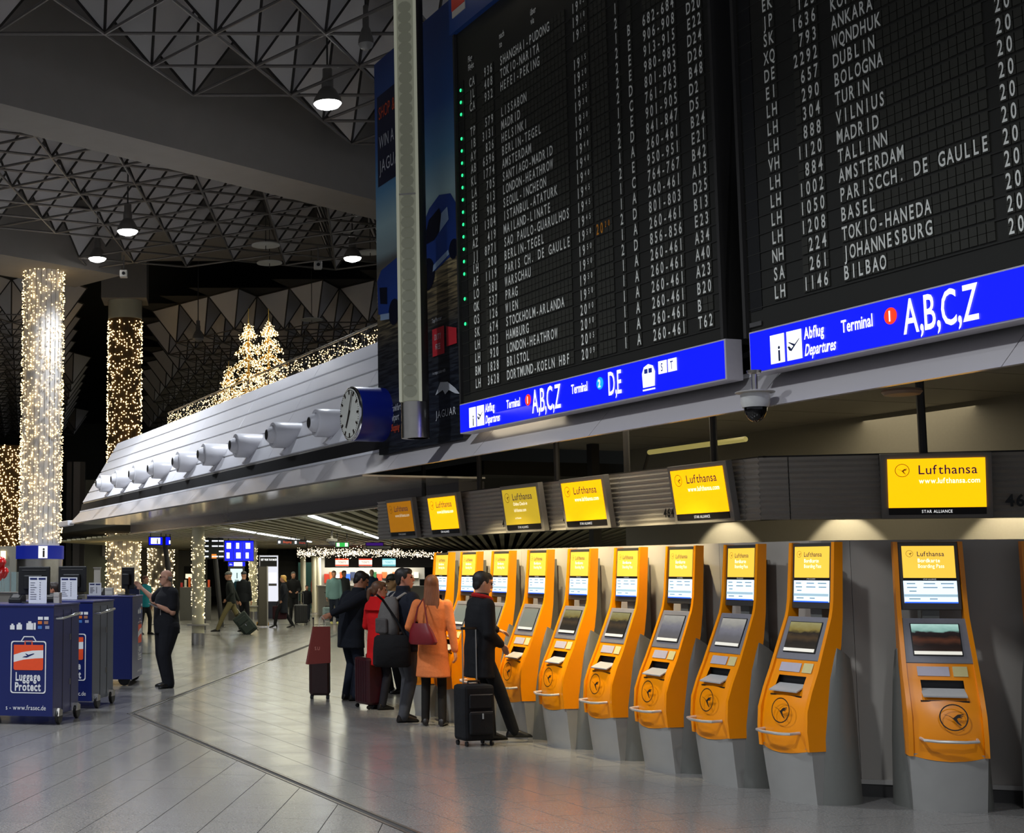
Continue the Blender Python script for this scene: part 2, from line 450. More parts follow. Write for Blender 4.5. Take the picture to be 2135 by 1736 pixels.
MB().prism([(p.x, p.y) for p in pl], 'z', ZS + .30, ZS + .5).build('backing_deck', mat('deck_dark', '#2e2c22', 0.8), sc_)  # slab put in above the slats to block light
# ------------------------------------------------------------------ hall ceiling with hanging pyramid coffers
HN, HT = 10.78, 12.15
U = Vector((1.865, 0.0)); V = Vector((0.725, 1.53)); N0 = Vector((-1.879, 22.636))
ceil = empty('ceiling', (0, 0, 0), 0, 'dark hall ceiling of pyramid coffers hung on a steel lattice', 'ceiling', kind='structure')
MB().box(-45, 45, -6, 125, 14.2, 14.4).build('roof_slab', M_DARK, ceil)
cm = (U + V) / 3
TV1 = [cm, cm - U, cm - V]
U2, V2_, N2 = Vector((1.55, .62)), Vector((.17, 1.5)), Vector((-2.93, 35.70))     # the middle bay is laid out turned by 30 degrees
W2 = U2 - V2_
cm2 = (U2 + W2) / 3
TV2 = [cm2, cm2 - U2, cm2 - W2]
def coffer(TV, rt=.026):
    mb = MB(); h = HT - HN
    ap = Vector((0, 0, 0)); tv = [Vector((t.x * .99, t.y * .99, h)) for t in TV]
    for i in range(3):
        a, b = tv[i], tv[(i + 1) % 3]
        c = (a + b + ap) / 3; k = .94
        mb.add([c + (a - c) * k, c + (b - c) * k, c + (ap - c) * k], [(0, 1, 2)], 0)
    for i in range(3):
        mb.tube([ap, tv[i]], rt, 4, 1); mb.tube([tv[i], tv[(i + 1) % 3]], rt * .9, 4, 1)
    return mb
L1a, L1b = G(0, 215, 10.0), G(785, 418, 10.0)
L2a, L2b = G(0, 266, 10.0), G(785, 446, 10.0)
bd = (L1b - L1a).normalized(); bn = Vector((-bd.y, bd.x, 0))
if bn.y < 0: bn = -bn
def dist_beam(p): return (p.x - L1a.x) * bn.x + (p.y - L1a.y) * bn.y
BW = dist_beam(L2a)
bays = {'near': [], 'mid': [], 'far': [], 'side': []}
for i, j, lat in [(i, j, lat) for lat in (1, 2) for i in range(-30, 40) for j in range(-30, 50)]:
    if True:
        p = N0 + U * i + V * j if lat == 1 else N2 + U2 * i + V2_ * j
        if p.y < 14 or p.y > 96: continue
        x, y, d = px_of((p.x, p.y, HN))
        if x < -260 or x > 1150 or y < -330: continue
        db = dist_beam(p)
        if lat == 2:
            if db > BW + 0.3 and p.y < 41.3 and not (p.x < -4.0 and p.y > 36.8): bays['mid'].append((i, j, p))
        elif db < -0.75: bays['near'].append((i, j, p))
        elif p.y > 51.2 - .5 * p.x and p.x > -1.6 - (p.y - 51) * 0.075: bays['far'].append((i, j, p))
        elif p.y > 48.0 and p.x < -5.6 - (p.y - 52) * 0.09: bays['side'].append((i, j, p))
firsts = {}; tub = {}
for bay, nodes in bays.items():
    S_ = {(i, j) for i, j, _ in nodes}
    lat = 2 if bay == 'mid' else 1; TV, A_, B_ = (TV2, U2, W2) if lat == 2 else (TV1, U, V)
    steps = ((1, 0), (0, 1), (1, -1)) if lat == 2 else ((1, 0), (0, 1), (-1, 1))
    back = MB(); many = MB(); mtube = MB()
    for c, (i, j, p) in enumerate(sorted(nodes, key=lambda n: n[2].length)):
        if lat not in firsts:
            o = firsts[lat] = coffer(TV).build('ceiling_coffer', [M_COFF, M_TUBE], ceil)
        elif c < 130:
            o = bpy.data.objects.new('ceiling_coffer', firsts[lat].data); COL.objects.link(o); o.parent = ceil
        else: o = None
        if o: o.location = (p.x, p.y, HN)
        else:
            q = coffer(TV, .02)
            many.v += [] ; base = len(many.v); many.v += [(a[0] + p.x, a[1] + p.y, a[2] + HN) for a in q.v]
            many.f += [tuple(t + base for t in f) for f in q.f]; many.m += q.m
        t = [Vector((p.x + s.x, p.y + s.y, HT + .02)) for s in (TV[0], TV[0] - A_, TV[0] - B_, TV[0] - A_ - B_)]
        back.add([t[0], t[1], t[3], t[2]], [(0, 1, 2, 3)])
        for n, (di, dj) in enumerate(steps):
            if (i + di, j + dj) in S_:
                dv = U * di + V * dj if lat == 1 else U2 * di + V2_ * dj; n = (lat, n)
                if bay in ('near', 'mid'):
                    if n not in tub:
                        tub[n] = MB().tube([(0, 0, 0), (dv.x, dv.y, 0)], .03, 6).build('lattice_tube', M_CHORD, ceil); o = tub[n]
                    else:
                        o = bpy.data.objects.new('lattice_tube', tub[n].data); COL.objects.link(o); o.parent = ceil
                    o.location = (p.x, p.y, HN)
                else: mtube.tube([(p.x, p.y, HN), (p.x + dv.x, p.y + dv.y, HN)], .024, 4)
    back.build('coffer_backing', mat('coffer_back', '#3a3733', 0.8), ceil)
    if many.v: many.build('distant_coffers', [M_COFF, M_TUBE], ceil)['kind'] = 'stuff'
    if mtube.v: mtube.build('distant_lattice', M_CHORD, ceil)['kind'] = 'stuff'
# concrete beams
def slab_dir(a, d, n, t0, t1, w0, w1, z0, z1, name, label):
    q = [a + d * t0 + n * w0, a + d * t1 + n * w0, a + d * t1 + n * w1, a + d * t0 + n * w1]
    o = MB().prism([(p.x, p.y) for p in q], 'z', z0, z1).build(name, M_CONC, None)
    return tag(o, label, 'beam', kind='structure')
slab_dir(L1a, bd, bn, -14, 26, 0, BW, 10.0, 14.2, 'beam_concrete', 'broad concrete beam crossing under the coffered ceiling')
slab_dir(Vector((-5.16, 41.0, 0)), bd, bn, -7, 2.0, -1.2, 1.2, 10.65, 13.6, 'beam_concrete', 'concrete beam end resting over the nearer lit column')
slab_dir(Vector((-20, 45.5, 0)), Vector((1, 0, 0)), Vector((0, 1, 0)), 0, 50, -2.0, 3.5, 12.8, 14.2, 'beam_concrete', 'dark wide beam strip between the coffered bays')
# outer walls far behind
o = MB().box(-45, 45, 118, 118.3, 0, 14.2).build('wall_far', mat('far_wall', '#4b4a40', 0.8)); tag(o, 'dim far end wall of the hall', 'wall', kind='structure')
o = MB().box(-30, -29.7, 30, 118, 0, 14.2).build('wall_side', mat('far_wall', '#4b4a40', 0.8)); tag(o, 'dim side wall of the hall behind the columns', 'wall', kind='structure')
# ------------------------------------------------------------------ kiosks
M_ORANGE = mat('orange_lacquer', '#ef8d00', 0.32, var=0.03, scale=4)
M_PLINTH = mat('plinth_steel', '#a09e99', 0.36, 0.3, var=0.08, scale=6)
M_KBODY = mat('kiosk_rear_grey', '#6b6b65', 0.42, 0.15)
M_KGREY = mat('kiosk_bezel_grey', '#77757a', 0.4)
M_INK = mat('emblem_ink', '#1d1206', 0.5)
E_YEL = glow('#f4c343', 1.0, True)
E_YELM = glow('#ffb300', 1.25, True)
E_WHT = glow('#ffffff', 1.0)
E_INFO = glow('#cfe6ff', 1.25, True)
E_BLUEG = glow('#2b63ff', 1.1)
E_NAVY = glow('#1a1448', 0.5)
E_PALE = glow('#fff1c0', 1.0)
E_LINE = glow('#7fa0b5', 0.6)
def photo_mat(name, cols, strength):
    m = bpy.data.materials.new(name); m.use_nodes = True; nt = m.node_tree; b = nt.nodes['Principled BSDF']
    tc = nt.nodes.new('ShaderNodeTexCoord'); sx = nt.nodes.new('ShaderNodeSeparateXYZ'); n = nt.nodes.new('ShaderNodeTexNoise')
    n.inputs['Scale'].default_value = 5; nt.links.new(tc.outputs['Generated'], n.inputs['Vector'])
    nt.links.new(tc.outputs['Generated'], sx.inputs[0])
    ad = nt.nodes.new('ShaderNodeMath'); ad.operation = 'MULTIPLY_ADD'; ad.inputs[1].default_value = 0.22
    mm = nt.nodes.new('ShaderNodeMath'); mm.operation = 'SUBTRACT'; mm.inputs[1].default_value = 0.11
    nt.links.new(n.outputs['Fac'], ad.inputs[0]); nt.links.new(sx.outputs['Z'], ad.inputs[2]); nt.links.new(ad.outputs[0], mm.inputs[0])
    cr = nt.nodes.new('ShaderNodeValToRGB'); e = cr.color_ramp.elements
    while len(e) < len(cols): e.new(0.5)
    for i, (p, c) in enumerate(cols): e[i].position = p; e[i].color = (*lin(c), 1)
    nt.links.new(mm.outputs[0], cr.inputs[0]); nt.links.new(cr.outputs[0], b.inputs['Emission Color'])
    b.inputs['Emission Strength'].default_value = strength; b.inputs['Base Color'].default_value = (.01, .01, .01, 1)
    b.inputs['Roughness'].default_value = 0.15
    return m
PH_SUN = photo_mat('screen_sunset', [(0, '#2a1a14'), (.3, '#1a120f'), (.5, '#4a2a1c'), (.62, '#191312'), (.72, '#20181a'), (.78, '#7aa39a'), (1, '#a9cfc6')], 0.9)
PH_DUSK = photo_mat('screen_dusk', [(0, '#3b342c'), (.3, '#2b2620'), (.5, '#4d3d2a'), (.64, '#2c2721'), (.74, '#8a7a40'), (1, '#a09a6a')], 0.75)
PH_HAZE = photo_mat('screen_haze', [(0, '#6a655f'), (.35, '#6f6e74'), (.6, '#83828c'), (.8, '#a4a29c'), (1, '#b8b5ac')], 0.7)
PH_FORM = photo_mat('screen_form', [(0, '#8a8f80'), (.5, '#8b9083'), (.9, '#949686'), (1, '#9a8f7d')], 0.8)
PROF = [(0.0, .05), (.40, 0.0), (.55, -.012), (.70, .0), (.85, .055), (1.0, .125), (1.075, .155), (1.41, .29), (1.50, .315), (2.0, .36)]
def pr(z, T=PROF):
    for (a, b), (c, d) in zip(T[:-1], T[1:]):
        if a <= z <= c: return b + (d - b) * (z - a) / (c - a)
    return T[-1][1]
BACK = [(.40, .21), (.6, .23), (.85, .27), (1.0, .30), (1.2, .35), (1.42, .385), (2.0, .425)]
HWD = [(.0, .25), (.40, .272), (1.0, .266), (1.41, .252), (2.0, .245)]
def stack(mb, lv, mi=0, X=None):
    v = []; f = []
    for z, x0, x1, y0, y1 in lv: v += [(x0, y0, z), (x1, y0, z), (x1, y1, z), (x0, y1, z)]
    for i in range(len(lv) - 1):
        a = 4 * i
        f += [(a + k, a + (k + 1) % 4, a + 4 + (k + 1) % 4, a + 4 + k) for k in range(4)]
    f += [(3, 2, 1, 0), tuple(range(4 * len(lv) - 4, 4 * len(lv)))]
    return mb.add(v, f, mi, X)
def tilt(y, z, dy, dz):
    e = Vector((0, dy, dz)).normalized(); n = Vector((0, e.z, -e.y))
    return Matrix(((1, 0, 0, 0), (0, n.y, e.y, y), (0, n.z, e.z, z), (0, 0, 0, 1)))
def kiosk(label, screen, name='check_in_kiosk'):
    t = empty(name, label=label, cat='kiosk', group='orange self-service kiosks along the partition')
    zs = [.40, .48, .55, .62, .70, .78, .85, .92, 1.0, 1.075, 1.2, 1.3, 1.41, 1.46, 1.55, 1.75, 2.0]
    for s in (-1, 1):
        lv = []
        for z in zs:
            w_ = pr(z, HWD); a, b = s * w_, s * (w_ - .032)
            lv.append((z, min(a, b), max(a, b), pr(z) - .018, pr(z, BACK)))
        stack(MB(), lv).build('side_frame', M_ORANGE, t, smooth=True)
    # front panel: bulging sheet with an opening for printed cards
    cols = [-1, -.8, -.62, -.4, 0, .4, .62, .8, 1]; zz = [.40, .46, .55, .65, .75, .845, .955, 1.0, 1.075]
    v = []; f = []
    for z in zz:
        w_ = pr(z, HWD) - .03; bl = .05 * max(0, min(1, (1.02 - z) / .5))
        v += [(c * w_, pr(z) - bl * (1 - c * c), z - (.03 * (1 - c * c) if z < .41 else 0)) for c in cols]
    nc = len(cols)
    for i in range(len(zz) - 1):
        for k in range(nc - 1):
            if zz[i] == .845 and 1 < k < 6: continue
            f.append((i * nc + k, i * nc + k + 1, (i + 1) * nc + k + 1, (i + 1) * nc + k))
    MB().add(v, f).build('front_panel', M_ORANGE, t, smooth=True)
    sl_ = MB().box(-.165, .165, .12, .13, .80, .97).box(-.165, .165, .02, .13, .80, .81)
    sl_.build('card_slot', M_BLACK, t)
    MB().add([(-.15, -.005, .835), (.15, -.005, .835), (.15, .10, .885), (-.15, .10, .885), (-.15, -.005, .845), (.15, -.005, .845), (.15, .10, .895), (-.15, .10, .895)], [(0, 3, 2, 1), (4, 5, 6, 7), (0, 1, 5, 4), (1, 2, 6, 5), (2, 3, 7, 6), (3, 0, 4, 7)]).build('card_tray', mat('tray_grey', '#a9a7a4', 0.4), t)
    X = tilt(pr(.60) - .052, .695, .035, .25)
    e = MB(); crane(e, 0.035, 0, .098, -.006, X=X); e.build('emblem', M_INK, t)
    X = tilt(pr(1.02) - .004, 1.02, .07, .15)
    MB().box(-.16, .06, -.004, .0, -.04, .035, X=X).build('notice_sticker', mat('sticker_lilac', '#b3abb4', 0.5), t)
    MB().box(.085, .185, -.004, .0, -.042, .038, X=X).build('cream_sticker', mat('sticker_cream', '#cdbf86', 0.5), t)
    # handle bar
    hb = [(-.19, -.03, .535), (-.18, -.115, .53), (-.09, -.145, .525), (.09, -.145, .525), (.18, -.115, .53), (.19, -.03, .535)]
    MB().tube(hb, .012, 8).build('handle_bar', mat('bar_steel', '#d5d2cc', .3, .55), t, smooth=True)
    # touch screen
    X = tilt(.155, 1.075, .135, .335); L = math.hypot(.135, .335)
    b = MB().box(-.236, .236, -.006, .04, .0, L, X=X).build('touchscreen_bezel', M_KGREY, t, bevel=.006)
    MB().box(-.172, .172, -.012, -.005, .058, L - .045, X=X).build('touchscreen_frame', M_BLACK, b)
    sc = MB().box(-.165, .165, -.016, -.010, .065, L - .052, X=X).build('touchscreen', screen, b)
    mb = MB(); flat(mb, [(-.165, .065), (.165, .065), (.165, .092), (-.165, .092)], -.018, X=X); mb.build('screen_caption', glow('#e8e4d8', 0.75), b)
    # upper display
    X = tilt(.318, 1.475, .04, .52)
    h = MB().box(-.214, .214, -.004, .06, .0, .522, X=X).build('display_housing', mat('housing_grey', '#4f4c48', 0.35, 0.5), t, bevel=.005)
    MB().box(-.185, .185, -.010, -.003, .245, .492, X=X).build('advert_screen', E_YEL, h)
    a = MB(); a.text('Lufthansa', -.078, .412, .037, -.013, .86, .10, 0, X, .008)
    a.build('airline_name', E_NAVY, h)
    a = MB(); crane(a, -.132, .432, .026, -.013, X=X); a.build('airline_emblem', mat('gold_ink', '#9a6a10', .5), h)
    a = MB(); a.text('Bordkarte', -.076, .365, .029, -.013, .82, .10, 0, X, .01); a.text('Boarding Pass', -.076, .322, .029, -.013, .76, .10, 0, X); a.build('advert_lettering', glow('#fff8e6', 1.3), h)
    MB().box(-.185, .185, -.009, -.003, .225, .243, X=X).build('black_strip', M_BLACK, h)
    a = MB(); a.text('STAR ALLIANCE', 0, .229, .010, -.012, .8, .14, 0, X, align='c'); a.build('strip_lettering', glow('#cfcfcf', 0.8), h)
    MB().box(-.188, .188, -.010, -.003, .052, .222, X=X).build('info_screen', E_INFO, h)
    a = MB(); flat(a, [(-.188, .050), (.188, .050), (.188, .060), (-.188, .060)], -.012, X=X); a.build('screen_edge', E_BLUEG, h)
    a = MB()
    for zz_, segs in ((.196, ((-.165, .06), (-.045, .08), (.075, .09))), (.166, ((-.165, .07), (-.05, .10), (.085, .08))), (.138, ((-.15, .05),)), (.078, ((-.155, .08), (-.01, .055)))):
        for x0, wd in segs: flat(a, [(x0, zz_), (x0 + wd, zz_), (x0 + wd, zz_ + .008), (x0, zz_ + .008)], -.013, X=X)
    a.build('info_lines', E_LINE, h)['kind'] = 'stuff'
    a = MB(); flat(a, [(-.188, .098), (.188, .098), (.188, .118), (-.188, .118)], -.0125, X=X); a.build('info_bar', glow('#9fbccb', 0.9), h)
    # steel plinth and rear body
    v = []; f = []; cols = [-1, -.7, -.35, 0, .35, .7, 1]
    for z, w_, y0 in ((0, .25, .055), (.2, .258, .03), (.42, .266, .006)):
        v += [(c * w_, y0 - .055 * (1 - c * c), z) for c in cols] + [(w_, .32, z), (-w_, .32, z)]
    n = len(cols) + 2
    for i in range(2):
        f += [(i * n + k, i * n + (k + 1) % n, (i + 1) * n + (k + 1) % n, (i + 1) * n + k) for k in range(n)]
    f += [tuple(range(n))[::-1], tuple(range(2 * n, 3 * n))]
    MB().add(v, f).build('plinth', M_PLINTH, t, smooth=True)
    v = []; f = []; n = 20
    for i, (a, b_, cy_) in enumerate(((.345, .255, .30), (.33, .245, .30), (.30, .225, .315), (.275, .21, .325))):
        for k in range(n):
            th = 2 * math.pi * k / n
            y = min(cy_ + b_ * math.sin(th), .53); x = a * math.copysign(abs(math.cos(th)) ** .7, math.cos(th))
            y = max(y, (.06, .10, .21, .30)[i])
            z = (0, .5, .95, 1.26 - .55 * (y - .15))[i]
            v.append((x, y, z))
    for i in range(3): f += [(i * n + k, i * n + (k + 1) % n, (i + 1) * n + (k + 1) % n, (i + 1) * n + k) for k in range(n)]
    f += [tuple(range(n))[::-1], tuple(range(3 * n, 4 * n))]
    MB().add(v, f).build('rear_body', M_KBODY, t, smooth=True)
    MB().box(-.06, .06, .36, .54, 1.0, 1.9).build('rear_spine', M_KBODY, t)
    return t
KX = [-9.31, -10.22, -11.07, -11.93, -12.80, -13.65, -14.48, -15.28, -16.02]
KL = ['orange kiosk on the curved end of the partition, dark dusk picture on its touchscreen', 'orange kiosk second from the curved wall end, hazy touchscreen',
      'orange kiosk third from the curved wall end, hazy touchscreen', 'orange kiosk fourth from the curved wall end, brown picture on screen',
      'orange kiosk fifth from the curved wall end, right of the one in use', 'orange kiosk being used by the man in the black coat',
      'orange kiosk directly behind the man in the black coat', 'orange kiosk just behind the woman in the orange coat', 'farthest orange kiosk, in front of the smiling man with the backpack']
KS = [PH_DUSK, PH_HAZE, PH_HAZE, PH_DUSK, PH_DUSK, PH_FORM, PH_FORM, PH_FORM, PH_FORM]
proto = kiosk('orange kiosk facing the camera, sunset picture on its touchscreen', PH_SUN)
kp = G(1985, 1693)
proto.location = (kp.x, kp.y, 0); proto.rotation_euler = (0, 0, RZM + math.radians(57))
def set_screen(k, m, sfx):
    for ch in k.children_recursive:
        if ch.name.split('.')[0] == 'touchscreen':
            ch.data = ch.data.copy(); ch.data.materials[0] = m
for i, x in enumerate(KX):
    k = clone(proto); k.location = MW(x, 7.45); k.rotation_euler = (0, 0, RZM + math.radians(-3 if i else 3)); k['label'] = KL[i]
    set_screen(k, KS[i], i)
bdir = (RM @ Vector((WB.x, WB.y, 0)))
k = clone(proto); k.location = Vector((kp.x, kp.y, 0)) + bdir * 0.89; k['label'] = 'orange kiosk cut off by the picture edge at far right'
# ------------------------------------------------------------------ bulkhead with airline monitors
M_CORR = mat('corrugated_grey', '#b8b3ab', 0.4, 0.15)
def corrugated(x0, x1, z0, z1, n=11):
    pts = []
    for i in range(n * 4 + 1):
        z = z0 + (z1 - z0) * i / (n * 4); pts.append((-.012 * math.cos(2 * math.pi * i / 4), z))
    pts += [(.05, z1), (.05, z0)]
    return MB().prism(pts, 'x', x0, x1)
def monitor(px, py, rz, z0, label, on, lit, text2, w_=.80, h=.49):
    t = empty('airline_monitor', (px[0], px[1], z0), rz, label, 'monitor', 'airline monitors on the bulkhead')
    X = tilt(-.10, 0, -.075, .55)
    MB().box(-w_ / 2 - .055, w_ / 2 + .055, .0, .07, -.035, h + .045, X=X).build('housing', mat('bezel_grey', '#8b8884', .45, .1), t, bevel=.005)
    MB().box(-w_ / 2, w_ / 2, -.010, .0, .062, h, X=X).build('screen', on, t)
    MB().box(-w_ / 2, w_ / 2, -.008, .0, .0, .062, X=X).build('alliance_bar', M_BLACK, t)
    a = MB(); a.text('STAR ALLIANCE', 0, .016, .026, -.012, .82, .14, 0, X, align='c'); a.build('bar_lettering', glow('#e8e8e8', 0.95 * lit + .05), t)
    a = MB(); a.text('Lufthansa', -w_ / 2 + .245, h - .135, .080, -.014, .97, .10, 0, X, .006); a.build('airline_name', glow('#2b1238', 0.7), t)
    a = MB(); crane(a, -w_ / 2 + .115, h - .10, .058, -.014, X=X); a.build('airline_emblem', glow('#7a4a00', 0.5 * lit + .1), t)
    a = MB()
    for s, dz, hh in text2: a.text(s, -w_ / 2 + .245, h - dz, hh, -.014, .82, .10, 0, X, .012)
    a.build('web_lettering', glow('#fff6d8', 0.25 + 1.2 * lit), t)
    return t
bk = mempty('counter_bulkhead', 0, 0, label='grey corrugated bulkhead carrying the airline monitors', cat='bulkhead', kind='structure')
BZ0, BZ1 = 2.235, 2.80
xs = [-19.45, -18.82, -17.85, -17.42, -16.45, -15.33, -14.38, -13.95, -12.98, -11.92, -10.93, -10.72]
for a, b in zip(xs[:-1], xs[1:]): corrugated(a + .004, b - .004, BZ0, BZ1).build('corrugated_panel', M_CORR, bk).location = (0, 8.42, 0)
MB().box(-19.45, -10.72, 8.47, 8.62, BZ0, BZ1 + .02).build('bulkhead_core', M_GREYD, bk)
C0 = Vector((-10.72, 8.42))
def wingt(xpx):
    lo, hi = 0.0, 6.0
    for _ in range(40):
        m = (lo + hi) / 2; p = C0 + WB * m; q = MW(p.x, p.y, 2.5); x = px_of(q)[0]
        if x < xpx: lo = m
        else: hi = m
    return lo
rzB = RZM + math.atan2(WB.y, WB.x)
tw0, tw1 = wingt(1836), wingt(2060)
bw = empty('counter_bulkhead', MW(C0.x, C0.y), rzB, 'corrugated bulkhead wing turned towards the hall with one monitor', 'bulkhead', kind='structure')
for a, b in ((0, .25), (.25, tw0), (tw0, tw1), (tw1, tw1 + 1.6)): corrugated(a + .004, b - .004, BZ0, BZ1).build('corrugated_panel', M_CORR, bw)
MB().box(0, tw1 + 1.6, .05, .2, BZ0, BZ1 + .02).build('bulkhead_core', M_GREYD, bw)
WEB = [('www.lufthansa.com', .215, .046)]
for i, (xc, on, lit, lab, tx) in enumerate((
        (-18.31, glow('#c07a00', 0.55, True), .15, 'dimmed brownish airline monitor at the far end of the bulkhead', WEB),
        (-16.94, E_YELM, 1.0, 'bright yellow airline monitor between the dimmed one and the mustard one', WEB),
        (-14.85, glow('#d0b02a', 0.75, True), .6, 'dull mustard airline monitor advertising online check-in', [('Online Check-in', .20, .040), ('lufthansa.com', .275, .040), ('ab 23 Stunden', .36, .02)]),
        (-13.47, E_YELM, 1.0, 'bright yellow airline monitor just right of the mustard one', WEB),
        (-11.42, E_YELM, 1.0, 'bright yellow airline monitor beside the bend of the bulkhead', WEB))):
    p = MW(xc, 8.42)
    monitor((p.x, p.y), None, RZM, 2.262, lab, on, lit, tx)
tm = (tw0 + tw1) / 2; p = MW(C0.x + WB.x * tm, C0.y + WB.y * tm)
monitor((p.x, p.y), None, rzB, 2.262, 'largest bright yellow airline monitor facing the hall at right', E_YELM, 1.0, WEB, w_=(tw1 - tw0) * .90)
nb = MB()
for s, xc in (('468', -18.86), ('467', -17.46), ('466', -15.42), ('465', -13.99), ('464', -12.06)): nb.text(s, xc, 2.31, .085, 8.385, .85, .1, 0, None, .03, align='c')
nb.build('counter_numbers', M_BLACK, bk)
nb = MB(); nb.text('463', tw1 + .12, 2.33, .10, -.03, .95, .1, 0, None, .03); nb.build('counter_numbers', M_BLACK, bw)
for x, y in ((-18.2, 8.6), (-16.5, 8.6), (-14.55, 8.6), (-13.1, 8.6), (-11.6, 8.6), (-9.9, 9.5), (-8.9, 9.9)):
    MB().tube([(x, y, 2.8), (x, y, 3.5)], .035, 8).build('hanger_post', M_GREYD, bk, smooth=True)
o = mempty('ceiling_light', -13.7, 9.9, 3.2, label='dim tube light slung under the check-in ceiling', cat='lamp')
MB().tube([(-.9, 0, 0), (.9, 0, .0)], .03, 8).build('tube', glow('#8b8048', 0.9), o); MB().tube([(-.9, 0, 0), (-1.1, 0, -.35)], .018, 6).build('arm', M_GREYD, o)
# wall-wash downlights of the check-in desks (they stand behind the partition)
for x in (-15.3, -13.2, -10.9, -9.4):
    spot('desk_downlight', MW(x, 10.95, 2.65), MW(x, 11.35, 1.6), 60, 95, 0.25, WARM, 0.03)
# lamps in the soffit that wash the partition and the kiosk tops
for x in (-15.6, -14.9, -14.05, -13.2, -12.35, -11.5):
    spot('soffit_downlight', MW(x + .12, 7.50, 2.96), MW(x - .05, 8.0, 1.5), 170, 80, 0.6, (1.0, .84, .5), 0.04)
area('desk_fill', tuple(MW(-12.5, 10.0, 3.45)), (0, 0, 0), 6, 1.5, 40, WARM)
# ------------------------------------------------------------------ departure boards
M_BOARD = mat('board_black', '#1f1e18', 0.5, var=0.1)
M_FLAP = mat('flap_black', '#2d2c24', 0.55, var=0.15, scale=8)
M_FLIP = mat('flap_ink', '#f2f2e8', 0.5, var=0.02)
E_SIGNB = glow('#0414ee', 1.0, True)
E_SIGNW = glow('#ffffff', 1.15)
PITCHZ, CELL, CAPH = .1448, .0708, .101
ROWS = [('CA', '936', 'SHANGHAI-PUDONG', '1905', '1', '', '', ''), ('JL', '408', 'TOKIO-NARITA', '1910', '', '', '', ''), ('CA', '932', 'HEFEI-PEKING', '1915', '1', '', '', ''),
        ('', '', '', '', '2', '', '', ''), ('TP', '579', 'LISSABON', '1915', '1', 'B', '682-684', 'D26'), ('IB', '3131', 'MADRID', '1920', '2', 'E', '906-908', 'E22'),
        ('AY', '826', 'HELSINKI', '1925', '2', 'E', '913-915', 'D24'), ('AB', '6596', 'BERLIN-TEGEL', '1930', '2', 'E', '980-985', 'D26'), ('KL', '1774', 'AMSTERDAM', '1930', '2', 'D', '801-803', 'B48'),
        ('LA', '705', 'SANTIAGO-MADRID', '1930', '1', 'C', '761-763', 'D2'), ('BE', '913', 'LONDON-HEATHROW', '1940', '2', 'E', '901-905', 'D5'), ('KE', '906', 'SEOUL-INCHEON', '1940', '2', 'D', '841-847', 'B24'),
        ('LH', '1304', 'ISTANBUL-ATATURK', '1940', '1', 'A', '260-461', 'E21'), ('AZ', '419', 'MAILAND-LINATE', '1945', '2', 'E', '950-951', 'B42'), ('JJ', '8P71', 'SAO PAULO-GUARULHOS', '1945', '1', 'C', '764-767', 'A13'),
        ('LH', '200', 'BERLIN-TEGEL', '1945', '1', 'A', '260-461', 'D25'), ('AF', '1119', 'PARIS CH. DE GAULLE', '1950', '2', 'D', '801-803', 'B13'), ('LO', '380', 'WARSCHAU', '1950', '1', 'A', '260-461', 'E23'),
        ('OK', '537', 'PRAG', '1950', '2', 'D', '856-856', 'A34'), ('OS', '126', 'WIEN', '1950', '1', 'A', '260-461', 'A40'), ('SK', '674', 'STOCKHOLM-ARLANDA', '1950', '1', 'A', '260-461', 'A23'),
        ('LH', '032', 'HAMBURG', '2000', '1', 'A', '260-461', 'B20'), ('LH', '920', 'LONDON-HEATHROW', '2000', '1', 'A', '260-461', 'B'), ('BM', '1828', 'BRISTOL', '2005', '1', 'A', '260-461', 'T62'),
        ('LH', '3628', 'DORTMUND-KOELN HBF', '2009', '1', 'A', '260-461', '')]
# gates and desks stand one row lower on the board than listed above
gates = ['', '', '', '', 'D20', 'E22', 'D24', 'D26', 'B48', 'D2', 'D5', 'B24', 'E21', 'B42', 'A13', 'D25', 'B13', 'E23', 'A34', 'A40', 'A23', 'B20', 'B', 'T62']
gates = [''] * 5 + ['D20', 'E22', 'D24', 'D26', 'B48', 'D2', 'D5', 'B24', 'E21', 'B42', 'A13', 'D25', 'B13', 'E23', 'A34', 'A40', 'A23', 'B20', 'B', 'T62']
DOTS = {1, 2, 3, 5, 6, 7, 8, 9, 10, 11, 12, 13, 14, 15, 16, 18, 20}
def flaps(mb, x, z, n, y=-.004):
    for k in range(n):
        for a, b in ((-.062, -.002), (.002, .062)):
            mb.box(x + k * CELL + .004, x + (k + 1) * CELL - .004, y, .006, z + CAPH / 2 + a, z + CAPH / 2 + b)
def board(x0, x1, label, zt):
    b = mempty('departure_board', x0, 7.25, 0, label=label, cat='departure board', group='split-flap departure boards above the kiosks')
    W_ = x1 - x0
    MB().box(0, W_, .006, .34, 3.62, zt).build('casing', M_BOARD, b)
    for a, c in ((-.0, .035), (W_ - .035, W_)): MB().box(a, c, -.03, .34, 3.62, zt).build('casing_edge', M_GREYD, b)
    return b, W_
def timetxt(mb, t, x, z, mi=0):
    mb.text(t[:2], x, z, CAPH, -.008, .62, 0, mi, None, .016, mono=CELL)
    mb.text(t[2:], x + 2 * CELL + .004, z + .042, CAPH * .55, -.008, .6, 0, mi, None, .016, mono=CELL * .8)
b, W_ = board(-14.30, -9.56, 'tall black split-flap departure board with green dots, beside the car banner', 8.03)
fl = MB(); z25 = 3.852 - CAPH / 2
